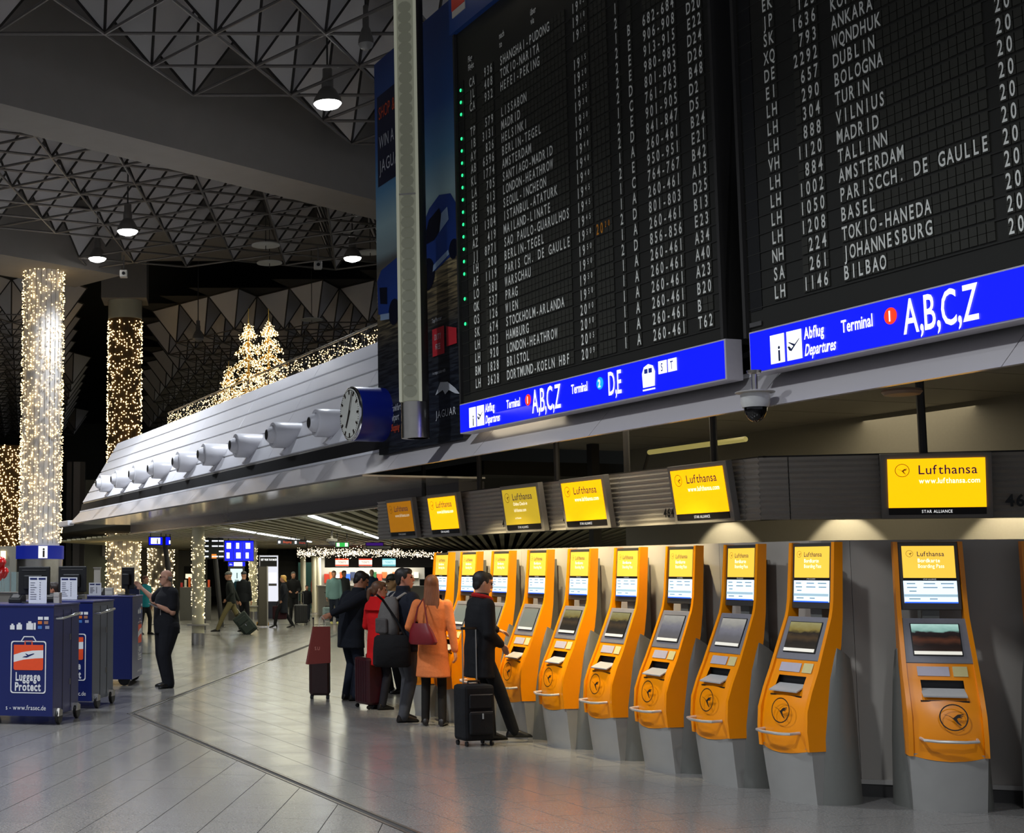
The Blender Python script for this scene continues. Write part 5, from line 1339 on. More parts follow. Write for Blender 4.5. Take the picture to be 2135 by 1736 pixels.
cp = MB(); ells(cp, [(P['SPN'](0, .01, 1.36), Vector((.215, 0, 0)), Vector((0, .150, 0))), (P['SPN'](0, .01, 1.42), Vector((.19, 0, 0)), Vector((0, .135, 0))), (P['SPN'](0, .02, 1.50), Vector((.12, 0, 0)), Vector((0, .11, 0))), (P['SPN'](0, .03, 1.545), Vector((.10, 0, 0)), Vector((0, .09, 0)))])
cp.build('cape_collar', cloth('#c01013'), P['root'], smooth=True)
loc = G(733, 1459)
P = person('dark-haired young man in a dark jacket bending his head, holding a suitcase handle', loc, facing(58), 1.78, 1.08, '#a9765c', 'short', '#0e0a09', '#12161f', .70, 1.05, 1.14, 'long', .04, '#131826', 1.1, '#0d0c0d',
           feet=((.11, .0, 8), (-.11, .04, -10)), hands=[(.14, -.24, 1.10), at(675, 1288, 19.15)], world_hands=False, head=(-26, 26), lean=4, hunch=10)

loc = at(820, 1215, 20.6)
P = person('officer with cap, glasses and white collar standing behind the queue', loc, facing(-125), 1.72, .98, '#b08a5e', 'cap', '#22291c', '#1a1c18', .80, 1.0, 1.05, 'long', .01, '#14151a', head=(-14, 4))
glasses(P)
cl = MB(); ells(cl, [(P['SPN'](0, -.012, 1.43), Vector((.10, 0, 0)), Vector((0, .10, 0))), (P['SPN'](0, -.005, 1.50), Vector((.074, 0, 0)), Vector((0, .078, 0)))]); cl.build('white_collar', mat('shirt_white', '#c9c9c2', .7), P['root'], smooth=True)
# people farther off
V2 = .022
def far(label, px, py, az, H, **k):
    k.setdefault('vox', V2); loc = G(px, py); return person(label, loc, facing(az), H, **k), loc
W1, wl1 = far('man in a cap and khaki trousers striding with a wheeled bag', 482, 1322, -88, 1.74, hair='cap', hairc='#4e4f4c', top='#1d211f', hem=.84, bottom='#6d6444', feet=((.08, -.42, 0), (-.08, .40, 0)), hands=[(.20, -.14, .92), (-.20, .26, .84)], lean=4, skin='#a5765c')
far('person in a dark cap and blue backpack behind the striding man', 508, 1312, 30, 1.74, hair='cap', hairc='#16181c', top='#14171a', bottom='#15161a')
far('blonde woman in a long dark coat walking in heels', 592, 1308, -85, 1.62, hair='bob', hairc='#c79a4a', top='#151820', hem=.48, flare=1.15, bottom='#101014', heel=True, feet=((.07, -.30, 0), (-.07, .28, 0)), hands=[(.18, -.06, .86), (-.2, .1, .84)])
far('man in a black shirt standing behind a large black suitcase', 612, 1296, 175, 1.72, hair='short', hairc='#4a4743', top='#0f0f10', bottom='#121214', hands=[(.12, -.25, 1.0), (-.18, -.24, 1.02)])
far('child in dark clothes beside the black suitcase', 640, 1294, 170, 1.25, hair='short', hairc='#141010', top='#131418', bottom='#20242c')
far('person in a red jacket standing by the far counters', 655, 1277, 95, 1.66, hair='short', hairc='#2a1c14', top='#c01a1c', hem=.86, thick=1.1, bottom='#2a2f3a')
far('man in a pale teal jacket with backpack straps walking towards the camera', 697, 1300, 178, 1.76, hair='short', hairc='#4a3626', top='#6d8e8e', hem=.80, thick=1.08, bottom='#1c2230', shoe='#b7b06a', feet=((.09, -.14, 0), (-.09, .10, 0)))
far('person in a grey hooded top far behind the young man', 718, 1288, 150, 1.76, hair='short', hairc='#241b16', top='#4c5052', bottom='#20242c')
far('older man in a blue jacket far behind the officer', 776, 1290, 170, 1.80, hair='fringe', hairc='#b9b4aa', top='#2c3c58', bottom='#20242c', skin='#c09a80')
far('person in a teal jacket standing behind the bald man', 302, 1322, 130, 1.62, hair='short', hairc='#5a3524', top='#147480', bottom='#121216', feet=((.08, -.12, 0), (-.08, .16, 0)))
far('dark-haired woman sitting low behind the carts, back of her head showing', 88, 1420, 20, 1.72, hair='bob', hairc='#130f0e', top='#17171b', bottom='#17171b')
far('woman with brown curls whose face shows between the cart monitors', 112, 1445, -75, 1.60, hair='short', hairc='#2a1c15', top='#17181c', bottom='#17171b', skin='#b5765c', vox=.014)
far('traveller in white at the far counters', 612, 1262, 160, 1.66, hair='cap', hairc='#7a2420', top='#b7b2ac', bottom='#2a2c30')
far('dark-clad traveller at the far counters beside the red jacket', 672, 1272, 120, 1.7, hair='short', hairc='#191412', top='#191b20', bottom='#191b20')
# ------------------------------------------------------------------ luggage
def suitcase(label, px, py, w_, d, h, rz, body, style='hard', ext=.45, tilt_=0.0, loc=None):
    p = G(px, py) if loc is None else loc
    t = empty('suitcase', (p[0], p[1], 0), rz, label, 'suitcase', 'wheeled suitcases of travellers')
    X = Matrix.Rotation(tilt_, 4, 'X')
    o = MB().box(-w_ / 2, w_ / 2, -d / 2, d / 2, .055, .055 + h, X=X).build('shell', body, t, bevel=.035)
    if style == 'hard':
        for i in range(5):
            x = -w_ / 2 + w_ * (i + 1) / 6
            MB().box(x - .008, x + .008, -d / 2 - .006, d / 2 + .006, .09, h + .02, X=X).build('shell_rib', body, t, bevel=.004)
        for z in (.2, .33, .45):
            if z < h: MB().box(w_ / 2 - .004, w_ / 2 + .008, -.02, .02, z, z + .045, X=X).build('latch', M_CHROME, t)
    else:
        MB().box(-w_ * .38, w_ * .38, -d / 2 - .04, -d / 2, .12, h * .62, X=X).build('front_pocket', body, t, bevel=.025)
        MB().box(-w_ * .36, w_ * .36, -d / 2 - .022, -d / 2, h * .68, h * .92, X=X).build('upper_pocket', body, t, bevel=.02)
        for z in (h * .62, h * .93): MB().tube([(-w_ * .36, -d / 2 - .03, z), (w_ * .36, -d / 2 - .03, z)], .004, 5, X=X).build('zip', M_GREY, t)
        MB().box(-.01, .01, -d / 2 - .055, -d / 2 - .04, h * .50, h * .60, X=X).build('zip_pull', M_CHROME, t)
    MB().tube([(-.07, 0, .05 + h), (-.065, 0, .085 + h), (.065, 0, .085 + h), (.07, 0, .05 + h)], .011, 8, X=X).build('carry_handle', M_BLACK, t, smooth=True)
    if ext:
        MB().tube([(-.08, d * .3, h), (-.08, d * .3, h + ext)], .008, 8, X=X).build('telescopic_rod', M_STEEL, t); MB().tube([(.08, d * .3, h), (.08, d * .3, h + ext)], .008, 8, X=X).build('telescopic_rod', M_STEEL, t)
        MB().tube([(-.09, d * .3, h + ext), (.09, d * .3, h + ext)], .015, 8, X=X).build('grip', M_BLACK, t, smooth=True)
    for x in (-w_ / 2 + .035, w_ / 2 - .035):
        for y in (-d / 2 + .03, d / 2 - .03): MB().lathe([(.012, -.012), (.026, -.01), (.026, .01), (.012, .012)], 14, X=X @ Matrix.Translation((x, y, .027)) @ Matrix.Rotation(math.pi / 2, 4, 'Y')).build('wheel', M_BLACK, t, smooth=True)
    return t
suitcase('dark brown hard-shell suitcase under the red shopping bag', 667, 1456, .30, .28, .49, facing(95), mat('case_brown', '#2a1613', .3), 'hard', .62)
suitcase('maroon hard-shell suitcase beside the woman in red', 770, 1476, .40, .24, .60, facing(70), mat('case_maroon', '#2f0a11', .3), 'hard', 0)
suitcase('black soft trolley case standing beside the man in the black coat', 990, 1553, .36, .24, .56, facing(160), cloth('#131315'), 'soft', .62)
suitcase('large black suitcase in front of the man in the black shirt', 628, 1302, .44, .28, .60, 0.0, mat('case_black', '#121214', .35), 'hard', .42)
s_ = suitcase('dark green wheeled bag tilted behind the striding man', 528, 1322, .42, .30, .62, facing(95), mat('case_green', '#15241f', .6), 'soft', .3, 0.0)
s_.rotation_euler = (0, math.radians(-38), 0)
suitcase('small pale trolley beside the man in the teal jacket', 683, 1296, .32, .2, .45, 0.1, mat('case_pale', '#8fa3a6', .5), 'soft', .55)
# shopping bag hanging from the suitcase handle
p = at(664, 1384, 19.0)
t = empty('shopping_bag', p, math.radians(8), 'matt red paper shopping bag hanging over the brown suitcase', 'bag')
MB().add([(-.165, -.06, 0), (.155, -.06, .02), (.155, .06, .02), (-.165, .06, 0), (-.07, -.035, .50), (.16, -.035, .50), (.16, .035, .50), (-.07, .035, .50)], [(0, 3, 2, 1), (0, 1, 5, 4), (1, 2, 6, 5), (2, 3, 7, 6), (3, 0, 4, 7)]).build('paper_body', mat('bag_red', '#6f2822', .6), t)
a = MB(); a.text('S.U', -.06, .19, .045, -.052, .8); a.build('bag_lettering', mat('bag_print', '#c98a80', .5), t)
MB().tube([(.0, -.03, .50), (.02, -.02, .60), (.05, 0, .64), (.08, -.02, .60), (.10, -.03, .50)], .005, 6).build('cord_handle', M_GREYL, t)
# backpack, messenger bag and handbag
def local_thing(name, P, off, rzoff, label, cat):
    r = P['root']; Rz = Matrix.Rotation(r.rotation_euler.z, 3, 'Z'); return empty(name, Vector(r.location) + Rz @ (Vector(off) * P['k']), r.rotation_euler.z + rzoff, label, cat)
t = local_thing('backpack', BP, (0, .175, 1.20), 0, 'grey backpack on the back of the smiling man', 'backpack')
bk_ = MB(); ells(bk_, [(Vector((0, .02, -.26)), Vector((.13, 0, 0)), Vector((0, .06, 0))), (Vector((0, .04, -.20)), Vector((.165, 0, 0)), Vector((0, .10, 0))), (Vector((0, .04, .0)), Vector((.165, 0, 0)), Vector((0, .105, 0))), (Vector((0, .02, .16)), Vector((.14, 0, 0)), Vector((0, .08, 0))), (Vector((0, .0, .23)), Vector((.08, 0, 0)), Vector((0, .04, 0)))])
bk_.build('pack_body', cloth('#5a5653'), t, smooth=True)
MB().box(-.11, .11, .12, .165, -.20, -.02).build('pack_pocket', cloth('#4a4644'), t, bevel=.02)
for s in (1, -1): MB().tube([(s * .07, -.02, .20), (s * .10, -.13, .27), (s * .12, -.27, .20), (s * .13, -.30, .0), (s * .15, -.20, -.14), (s * .12, -.02, -.20)], .017, 6).build('shoulder_strap', cloth('#8d8780'), t, smooth=True)
t = local_thing('messenger_bag', BP, (-.18, .30, .83), .9, 'bulky black messenger bag at the hip of the smiling man', 'bag')
mb_ = MB(); ells(mb_, [(Vector((0, 0, -.20)), Vector((.19, 0, 0)), Vector((0, .06, 0))), (Vector((0, 0, -.17)), Vector((.225, 0, 0)), Vector((0, .085, 0))), (Vector((0, 0, .0)), Vector((.22, 0, 0)), Vector((0, .09, 0))), (Vector((0, 0, .14)), Vector((.205, 0, 0)), Vector((0, .065, 0))), (Vector((0, 0, .17)), Vector((.17, 0, 0)), Vector((0, .03, 0)))], 28)
mb_.build('bag_body', cloth('#0d0d0f'), t, smooth=True); MB().box(-.19, .19, -.095, -.06, -.10, .15).build('bag_flap', cloth('#111113'), t, bevel=.02)
MB().tube([(-.18, 0, .12), (-.06, -.02, .34), (.10, .02, .58), (.16, .12, .64)], .014, 6).build('bag_strap', cloth('#0d0d0f'), t, smooth=True)
t = local_thing('handbag', OR, (.11, .20, 1.07), -.35, 'dark red leather handbag on the shoulder of the woman in orange', 'handbag')
hb = MB(); ells(hb, [(Vector((-.02, 0, -.12)), Vector((.16, 0, 0)), Vector((0, .06, 0))), (Vector((-.02, 0, -.09)), Vector((.18, 0, 0)), Vector((0, .07, 0))), (Vector((0, 0, .02)), Vector((.15, 0, 0)), Vector((0, .06, 0))), (Vector((.01, 0, .12)), Vector((.10, 0, 0)), Vector((0, .03, 0)))])
hb.build('bag_body', mat('leather_red', '#6d0f18', .35, var=.1), t, smooth=True)
MB().tube([(-.08, 0, .10), (-.04, -.02, .30), (.0, -.06, .40), (.05, -.02, .30), (.09, 0, .10)], .010, 6).build('bag_strap', mat('leather_red', '#6d0f18', .35), t, smooth=True)
for x in (-.08, .09): MB().ball((x, -.03, .10), .012, nu=8, nv=6).build('ring', M_CHROME, t)
p = at(583, 1276, 43.72); t = empty('tote_bag', p, 0, 'dark maroon tote bag carried by the blonde woman', 'bag')
MB().box(-.22, .22, -.06, .06, -.22, .20).build('bag_body', cloth('#2a0f16'), t, bevel=.03); MB().tube([(-.1, 0, .2), (-.04, 0, .36), (.04, 0, .36), (.1, 0, .2)], .012, 6).build('bag_handle', cloth('#2a0f16'), t)
p = at(499, 1228, 42.6); t = empty('backpack', p, .4, 'teal backpack beside the striding man in the cap', 'backpack')
MB().box(-.16, .16, -.10, .10, -.30, .25).build('pack_body', cloth('#1f4a58'), t, bevel=.06); MB().box(-.12, .12, -.15, -.09, -.22, .05).build('pack_pocket', cloth('#2b6070'), t, bevel=.03)
# ------------------------------------------------------------------ arcade lights
GREENW = (1.0, 0.97, 0.72)
def strip(p0, p1, n, w_, lab):
    for k in range(n):
        a = p0.lerp(p1, (k + .08) / n); b = p0.lerp(p1, (k + .92) / n); d = b - a
        t = empty('strip_light', a, math.atan2(d.y, d.x), lab[k], 'light strip', 'fluorescent strips in the arcade ceiling')
        MB().box(0, d.length, -w_ / 2 - .03, w_ / 2 + .03, .0, .06).build('tray', M_GREYL, t)
        MB().box(.02, d.length - .02, -w_ / 2, w_ / 2, -.025, .0).build('tube', glow('#f4fbff', 6.0), t)
    m = p0.lerp(p1, .5)
ZL = ZS - .01
r1 = [G(478, 1100.5, ZL), G(650, 1129, ZL)]; r2 = [G(640, 1071, ZL), G(792, 1122, ZL)]
strip(r1[0], r1[1], 4, .09, ['ceiling light strip nearest the dark gallery beam', 'second ceiling light strip of the far row', 'third ceiling light strip of the far row', 'last short ceiling light strip by the exit sign'])
strip(r2[0], r2[1], 3, .10, ['ceiling light strip hidden at the beam edge', 'long ceiling light strip right of the arcade centre', 'ceiling light strip next to the airline monitors'])
for px, py in ((520, 1108), (600, 1121), (700, 1092), (770, 1114), (430, 1128), (660, 1140), (330, 1135)):  # unseen area lights added beneath the ceiling to brighten the arcade
    p = G(px, py, ZL); area('arcade_fill', (p.x, p.y, ZL - .12), (0, 0, 0), 3.0, 8.0, 95, GREENW)
area('arcade_fill', tuple(MW(-21.5, 11.5, ZL - .1)), (0, 0, 0), 5.0, 4.0, 70, GREENW)
area('arcade_fill', (2.5, 70, 4.0), (0, 0, 0), 16, 16, 900, GREENW)  # broad unseen fill added over the far end
# ------------------------------------------------------------------ far counters
def hang(name, px0, py0, px1, py1, Y, m, label, cat, rz=0.0, dep=.08, frame=None, em=None, rod=None):
    a, b = at(px0, py0, Y), at(px1, py1, Y)
    c = Vector(((a.x + b.x) / 2, Y, b.z)); w_, h = b.x - a.x, a.z - b.z
    t = empty(name, c, rz, label, cat)
    MB().box(-w_ / 2, w_ / 2, 0, dep, 0, h).build('case', frame or M_GREYD, t)
    MB().box(-w_ / 2 + .02, w_ / 2 - .02, -.008, .0, .02, h - .02).build('face', m, t)
    if rod:
        for x in (-w_ * .35, w_ * .35): MB().tube([(x, dep / 2, h), (x, dep / 2, h + rod)], .012, 6).build('hanger', M_GREYD, t)
    return t, w_, h
def bars(t, rows, m, y=-.012, name='screen_lines'):
    mb = MB()
    for x, z, ww, hh in rows: mb.box(x, x + ww, y, y + .003, z, z + hh)
    o = mb.build(name, m, t); o['kind'] = 'stuff'; return o
E_W9 = glow('#f2f6ff', 1.0); E_WLED = glow('#ffffff', 1.6)
fc = empty('ticket_counter', (0, 56, 0), 0, 'long far ticket counter with grey shutter fascia', 'counter')
x0, x1 = at(678, 1170, 56).x, at(905, 1170, 56).x
MB().box(x0, x1, 0, .3, 1.88, 2.34).build('fascia', M_GREYD, fc)
for k in range(7): MB().box(x0, x1, -.02, .0, 1.90 + k * .062, 1.945 + k * .062).build('fascia_slat', M_GREY, fc)
MB().box(x0 - .3, x1, -.5, .25, 0, 1.12).build('desk_front', mat('desk_white', '#b9b6ae', .5), fc)
MB().box(x0 - .35, x1, -.58, .3, 1.12, 1.17).build('desk_top', mat('desk_top', '#d8d5cc', .4), fc)
MB().box(x0, x1, 2.6, 2.7, 0, 2.4).build('rear_wall', mat('rear_wall', '#a8a59a', .6), fc)
cols = ['#d83a1e', '#e8612a', '#c9c7bb', '#3b7d4a', '#b9c6cc', '#22304f', '#8d9aa0', '#c4551f', '#1a4fd0', '#e2ddca']
for k in range(18):
    x = x0 + .15 + k * (x1 - x0 - .4) / 18
    m = cols[(k * 7) % len(cols)]
    MB().box(x, x + .2, 2.45, 2.58, 1.25 + .1 * (k % 3), 1.62 + .08 * (k % 2)).build('leaflet_rack', glow(m, .45) if k % 3 == 0 else mat('leaf_' + m, m, .6), fc)
for k in range(5):
    x = x0 + .6 + k * 1.05; MB().box(x, x + .3, -.15, -.1, 1.17, 1.42).build('counter_screen', M_BLACK, fc)
area('counter_glow', (x0 + 2.0, 57.6, 2.3), (0, 0, 0), 4.2, 1.2, 170, (1, .95, .85))
for i, (px, m, m2, lab) in enumerate(((713, '#ffe9d8', '#ff4018', 'small red and white screen reading tickets on the far counter'), (762, '#ffeede', '#d8351a', 'small cream ticket screen in the middle of the far counter'), (811, '#bfeaf2', '#4aa0a8', 'small pale blue screen on the far counter'))):
    t, w_, h = hang('ticket_screen', px - 15, 1163, px + 15, 1181, 55.9, glow(m, 1.15), lab, 'screen')
    bars(t, [(-w_ / 2 + .02, h * .78, w_ - .04, h * .16), (-w_ / 2 + .02, .03, w_ - .04, h * .14)], glow(m2, 1.0))
    a = MB(); a.text('TICKETS', 0, h * .40, h * .22, -.014, .7, align='c', bold=.01); a.build('screen_word', glow(m2 if i == 2 else '#6a5a4a', .6), t)
bl = empty('travel_counter', (0, 60, 0), 0, 'blue lit counter glimpsed between travellers at the back', 'counter')
a, b = at(672, 1180, 60), at(740, 1195, 60)
MB().box(a.x, b.x, 0, .2, b.z, a.z).build('blue_panel', glow('#1238e8', .9), bl); MB().box(a.x + .2, a.x + .8, -.01, .0, b.z + .05, a.z - .06).build('white_word', E_W9, bl)
MB().box(a.x - .2, b.x + 1.2, .1, .5, 0, 1.2).build('desk', mat('desk_white', '#b9b6ae', .5), bl)
rd = empty('snack_stall', (0, 64, 0), 0, 'stall with bright orange-red front in the far background', 'stall')
a, b = at(735, 1188, 64), at(790, 1206, 64)
MB().box(a.x, b.x, 0, .3, b.z, a.z).build('red_front', glow('#ff4a1e', .9), rd); MB().box(a.x, b.x, -.2, .4, 0, b.z).build('stall_base', M_GREYL, rd)
# garland of lights on the canopy edge
gl = empty('light_garland', (0, 53, 0), 0, 'thick garland of warm lights along the far canopy', 'garland')
ga, gb_ = at(619, 1152, 53), at(838, 1151, 53)
MB().box(ga.x, gb_.x, 0, .4, ga.z - .13, ga.z + .13).build('canopy_edge', M_BLACK, gl)
pts = [(random.uniform(ga.x, gb_.x), random.uniform(-.08, 0), ga.z + random.gauss(0, .085)) for _ in range(900)]
gd = at(838, 1153, 53); ge = at(928, 1156, 45)
pts += [(gd.x + (ge.x - gd.x) * u, (ge.y - gd.y) * u, gd.z - .02 + (ge.z - gd.z) * u + random.gauss(0, .06)) for u in [random.random() for _ in range(240)]]
for x in (ga.x + .4, (ga.x + gb_.x) / 2, gb_.x - .3): MB().tube([(x, .2, ga.z + .1), (x, .2, ZS + .05)], .015, 6).build('hanger', M_GREYD, gl)
bulbs('light_string', pts, .014, glow('#ffe6bf', 4.0), gl)
# hanging signs
t, w_, h = hang('exit_sign', 699, 1129.5, 728, 1141, 40, glow('#12a83c', 1.0), 'small green emergency exit sign under the arcade ceiling', 'sign', rod=.3)
bars(t, [(-w_ / 2 + .04, .03, .08, h - .06), (w_ / 2 - .12, .03, .08, h - .06)], E_WLED, name='pictogram')
t, w_, h = hang('shopping_sign', 578, 1124, 612, 1135, 44, mat('sign_dark', '#1c1c22', .5), 'dark shopping sign with orange lettering under the ceiling', 'sign', rod=.1)
a = MB(); a.text('Shopping', .06, .05, .07, -.012, .7, align='c', slant=.15); a.build('lettering', glow('#e0562a', .9), t); bars(t, [(-w_ / 2 + .03, .04, .07, .08)], E_W9, name='cup_mark')
t, w_, h = hang('shopping_sign', 612.5, 1124.5, 640, 1136, 44, mat('sign_dark', '#1c1c22', .5), 'dark sign with red mark beside the orange shopping sign', 'sign', rod=.1)
a = MB(); a.text('Shopping', .06, .05, .05, -.012, .7, align='c'); a.build('lettering', glow('#c9362a', .8), t); bars(t, [(-w_ / 2 + .03, .04, .06, .09)], E_W9, name='bag_mark')
t = empty('dome_camera', at(692, 1131, 38), 0, 'white dome camera under the arcade ceiling beside the exit sign', 'security camera')
MB().lathe([(.03, .35), (.03, .12), (.15, .10), (.15, .04), (.10, .03)], 20).build('mount', M_GREYL, t, smooth=True); MB().ball((0, 0, .02), .09, nu=14, nv=9).build('dome', mat('dome_grey', '#777980', .15), t, smooth=True)
t, w_, h = hang('purple_panel', 762, 1130, 800, 1142, 50, glow('#4a1f88', .5), 'purple panel above the far garland', 'sign')
t, w_, h = hang('white_canopy', 764, 1137, 816, 1144, 49, mat('canopy_white', '#cfcfca', .5), 'white canopy edge above the far garland', 'canopy', dep=1.0)
t, w_, h = hang('info_sign', 309, 1118, 340, 1137, 40, E_SIGNB, 'blue hanging information sign above the bald man', 'sign', rod=.12)
bars(t, [(-w_ / 2 + .08, .05, w_ * .62, h - .09)], E_WLED, name='white_field'); a = MB(); a.text('i', w_ * .15, .06, h * .55, -.016, 1, align='c', bold=.03); a.build('info_letter', M_INK, t)
t, w_, h = hang('info_sign', 344, 1118, 356, 1137, 41, E_SIGNB, 'narrow blue sign behind the leaning strut', 'sign', rod=.12)
bars(t, [(w_ / 2 - .05, .05, .04, .10)], E_WLED, name='white_field')
t, w_, h = hang('flight_display', 424, 1119, 466, 1165, 46, mat('display_dark', '#232a22', .4), 'dark flight display with white lines beside the lit arcade column', 'display', .12, rod=.3)
bars(t, [(-w_ / 2 + .05 + .23 * (k % 3), .06 + .17 * (k // 3), .12 + .04 * ((k * 5) % 3), .045) for k in range(12) if k not in (4,)], E_W9)
bars(t, [(-.06, .02, .16, .14)], glow('#ff8a2a', 1.0), name='orange_tile')
t, w_, h = hang('flight_display', 467, 1126, 530, 1170, 46.3, E_SIGNB, 'bright blue flight display with white blocks between the arcade columns', 'display', .12, rod=.3)
bars(t, [(-w_ / 2 + .08 + .32 * (k % 3), .10 + .32 * (k // 3), .10 + .05 * ((k * 3) % 2), .19) for k in range(6)], E_WLED)
bars(t, [(-w_ / 2 + .30 * (k + 1), .05, .012, h - .1) for k in range(2)], glow('#0a1050', .4), name='grid_line')
t, w_, h = hang('info_sign', 475, 1170, 512, 1181, 50, E_SIGNB, 'small blue information sign below the blue flight display', 'sign', rod=.3)
bars(t, [(-.1, .02, .3, h - .05)], E_WLED, name='white_field'); a = MB(); a.text('Info', -w_ / 2 + .06, .05, .07, -.014, .6); a.build('lettering', E_W9, t)
t, w_, h = hang('poster_display', 479, 1184, 507, 1216, 50, glow('#d8ecec', .9), 'white lit poster display behind the two men in caps', 'display')
MB().box(-w_ / 2 - .05, w_ / 2 + .05, .0, .2, -1.32, h + .05).build('display_body', M_GREYD, t); bars(t, [(.0, .18, .04, .2), (-.06, .10, .14, .03)], glow('#6a8288', .6))
# white tax refund booth with brown door, barrier
t, w_, h = hang('refund_booth', 541, 1157, 581, 1254, 52, glow('#e6e8f4', .85), 'white lit refund booth beside the arcade column', 'booth', dep=.5, frame=mat('booth_white', '#c9c9d2', .4))
MB().box(-w_ / 2 + .02, w_ / 2 - .06, -.02, -.006, h - .42, h - .06).build('black_header', M_BLACK, t)
a = MB(); a.text('GET YOUR TAX BACK!', 0, h - .20, .07, -.026, .50, align='c', bold=.02); a.build('header_lettering', E_WLED, t)
MB().box(.0, w_ * .38, -.02, -.008, h * .42, h * .62).build('notice', E_WLED, t); MB().box(-.02, w_ * .4, -.02, -.008, h * .34, h * .39).build('dark_notice', M_GREY, t)
MB().box(-w_ / 2, w_ / 2, -.01, .5, -(at(560, 1254, 52).z), 0).build('booth_base', mat('booth_navy', '#22253a', .5), t)
t, w_, h = hang('brown_door', 538, 1180, 558, 1304, 44, mat('door_brown', '#4a4438', .5), 'plain brown door panel in front of the refund booth', 'door panel', frame=M_GREYD)
MB().box(w_ / 2 - .02, w_ / 2 + .02, -.03, .05, 0, h).build('steel_edge', M_STEEL, t)
t = empty('hazard_barrier', G(548, 1303), .1, 'low barrier with black and yellow hazard stripes', 'barrier')
MB().box(-.2, .2, 0, .06, 0, .10).build('barrier_body', mat('hazard_yellow', '#b98a1c', .5), t)
for k in range(4):
    mb = MB(); flat(mb, [(-.2 + k * .1, 0), (-.15 + k * .1, 0), (-.11 + k * .1, .10), (-.16 + k * .1, .10)], -.002); mb.build('black_stripe', M_BLACK, t)
# leaning steel struts
for (x0_, y0_, x1_, y1_, Y, lab) in ((342, 1118, 352, 1196, 43, 'grey leaning strut behind the bald man'), (449, 1165, 462, 1305, 44, 'grey leaning strut left of the striding man')):
    a, b = at(x0_, y0_, Y), at(x1_, y1_, Y); b = a + (b - a) * (a.z / (a.z - b.z))
    t = empty('leaning_strut', (0, 0, 0), 0, lab, 'strut'); MB().tube([a, b], .075, 10).build('strut_tube', M_GREYD, t, smooth=True); MB().lathe([(.14, 0), (.14, .02)], 16, (b.x, b.y, 0)).build('strut_foot', M_GREY, t)
# shop fronts and walls at the back of the arcade
def block(name, px0, py0, px1, Y, dep, m, label, cat, zb=0.0, py1=None):
    a = at(px0, py0, Y); b = at(px1, py0, Y); z0 = zb if py1 is None else at(px0, py1, Y).z
    t = empty(name, ((a.x + b.x) / 2, Y, z0), 0, label, cat); w_ = b.x - a.x; h = a.z - z0
    MB().box(-w_ / 2, w_ / 2, 0, dep, 0, h).build('block_body', m, t)
    return t, w_, h
t, w_, h = block('shop_wall', 288, 1080, 372, 80, .4, mat('pale_wall', '#b9b8a4', .6), 'pale wall behind the distant light column', 'shop wall'); MB().box(-w_ / 2, w_ / 2, -.05, 0, h * .62, h * .66).build('ledge', M_GREYL, t)
t, w_, h = block('shop_facade', 372, 1148, 432, 70, .6, mat('shop_beige', '#7a766a', .6), 'beige shop front behind the arcade columns', 'shop')
MB().box(-w_ * .3, w_ * .4, -.04, 0, 0, h * .72).build('doorway', mat('door_dark', '#1d1b16', .6), t); MB().box(-w_ * .25, w_ * .3, -.06, -.03, h * .50, h * .58).build('lit_sign', glow('#ffe9c0', 1.2), t)
t, w_, h = block('shop_counter', 375, 1224, 440, 50, .8, mat('counter_grey', '#55534e', .5), 'grey shop counter with coloured goods behind the bald man', 'counter')
for k, m in enumerate(('#c03030', '#d8d2c0', '#e86a2a', '#d03a62', '#b0b4b8', '#2a3a6a', '#c9c4b4', '#e05020')):
    MB().box(-w_ / 2 + k * w_ / 8 + .02, -w_ / 2 + (k + 1) * w_ / 8 - .04, .1, .4, h, h + .16 + .1 * (k % 3)).build('goods', mat('goods_' + m, m, .6), t)
t, w_, h = block('blue_stand', 404, 1238, 424, 42, .4, mat('stand_blue', '#18224e', .5), 'dark blue stand beside the slim lit column', 'stand'); MB().box(w_ / 2, w_ / 2 + .08, 0, .3, 0, h * .95).build('grey_side', M_GREY, t)
t, w_, h = block('blue_stand', 268, 1214, 290, 30, .4, mat('stand_blue', '#18224e', .5), 'dark blue box just left of the bald man', 'stand'); MB().box(-w_ / 2, w_ / 2, -.02, 0, h - .1, h - .05).build('pale_band', M_GREY, t)
es = empty('escalator', (at(600, 1188, 68).x, 68, 0), 0, 'dark escalator rising in the far background', 'escalator')
for s, dx in ((0, -.75), (1, .75)):
    MB().prism([(0, 0), (.9, 0), (9.5, 5.2), (9.5, 6.1), (0, 1.0)], 'x', dx - .06, dx + .06).build('balustrade', M_BLACKG, es); MB().tube([(dx, 0, 1.0), (dx, 9.5, 6.1)], .05, 8).build('handrail', M_GREY, es)
for k in range(18): MB().box(-.68, .68, .4 + k * .5, .9 + k * .5, .0 + k * .28, .28 + k * .28).build('step', M_GREYD, es)
t, w_, h = block('teal_wall', 622, 1172, 668, 66, .3, mat('teal_paint', '#1f4f4e', .5), 'dark teal wall panel below the garland end', 'wall panel')
for px in (632, 655, 664):
    p = at(px, 1188, 58); t = empty('canopy_post', (p.x, 58, 0), 0, {632: 'pale canopy post at the garland end', 655: 'pale canopy post in the middle of three', 664: 'pale canopy post nearest the ticket counter'}[px], 'post', 'pale posts under the garland')
    MB().lathe([(.11, 0), (.11, 2.4)], 14).build('post_shaft', M_CREAM, t, smooth=True); MB().lathe([(.16, 0), (.16, .04)], 14).build('post_foot', M_STEEL, t)
t = empty('potted_palm', G(622, 1268), 0, 'dark potted plant beside the far counters', 'plant'); MB().lathe([(.16, 0), (.22, .35), (.2, .36)], 14).build('pot', M_GREYD, t)
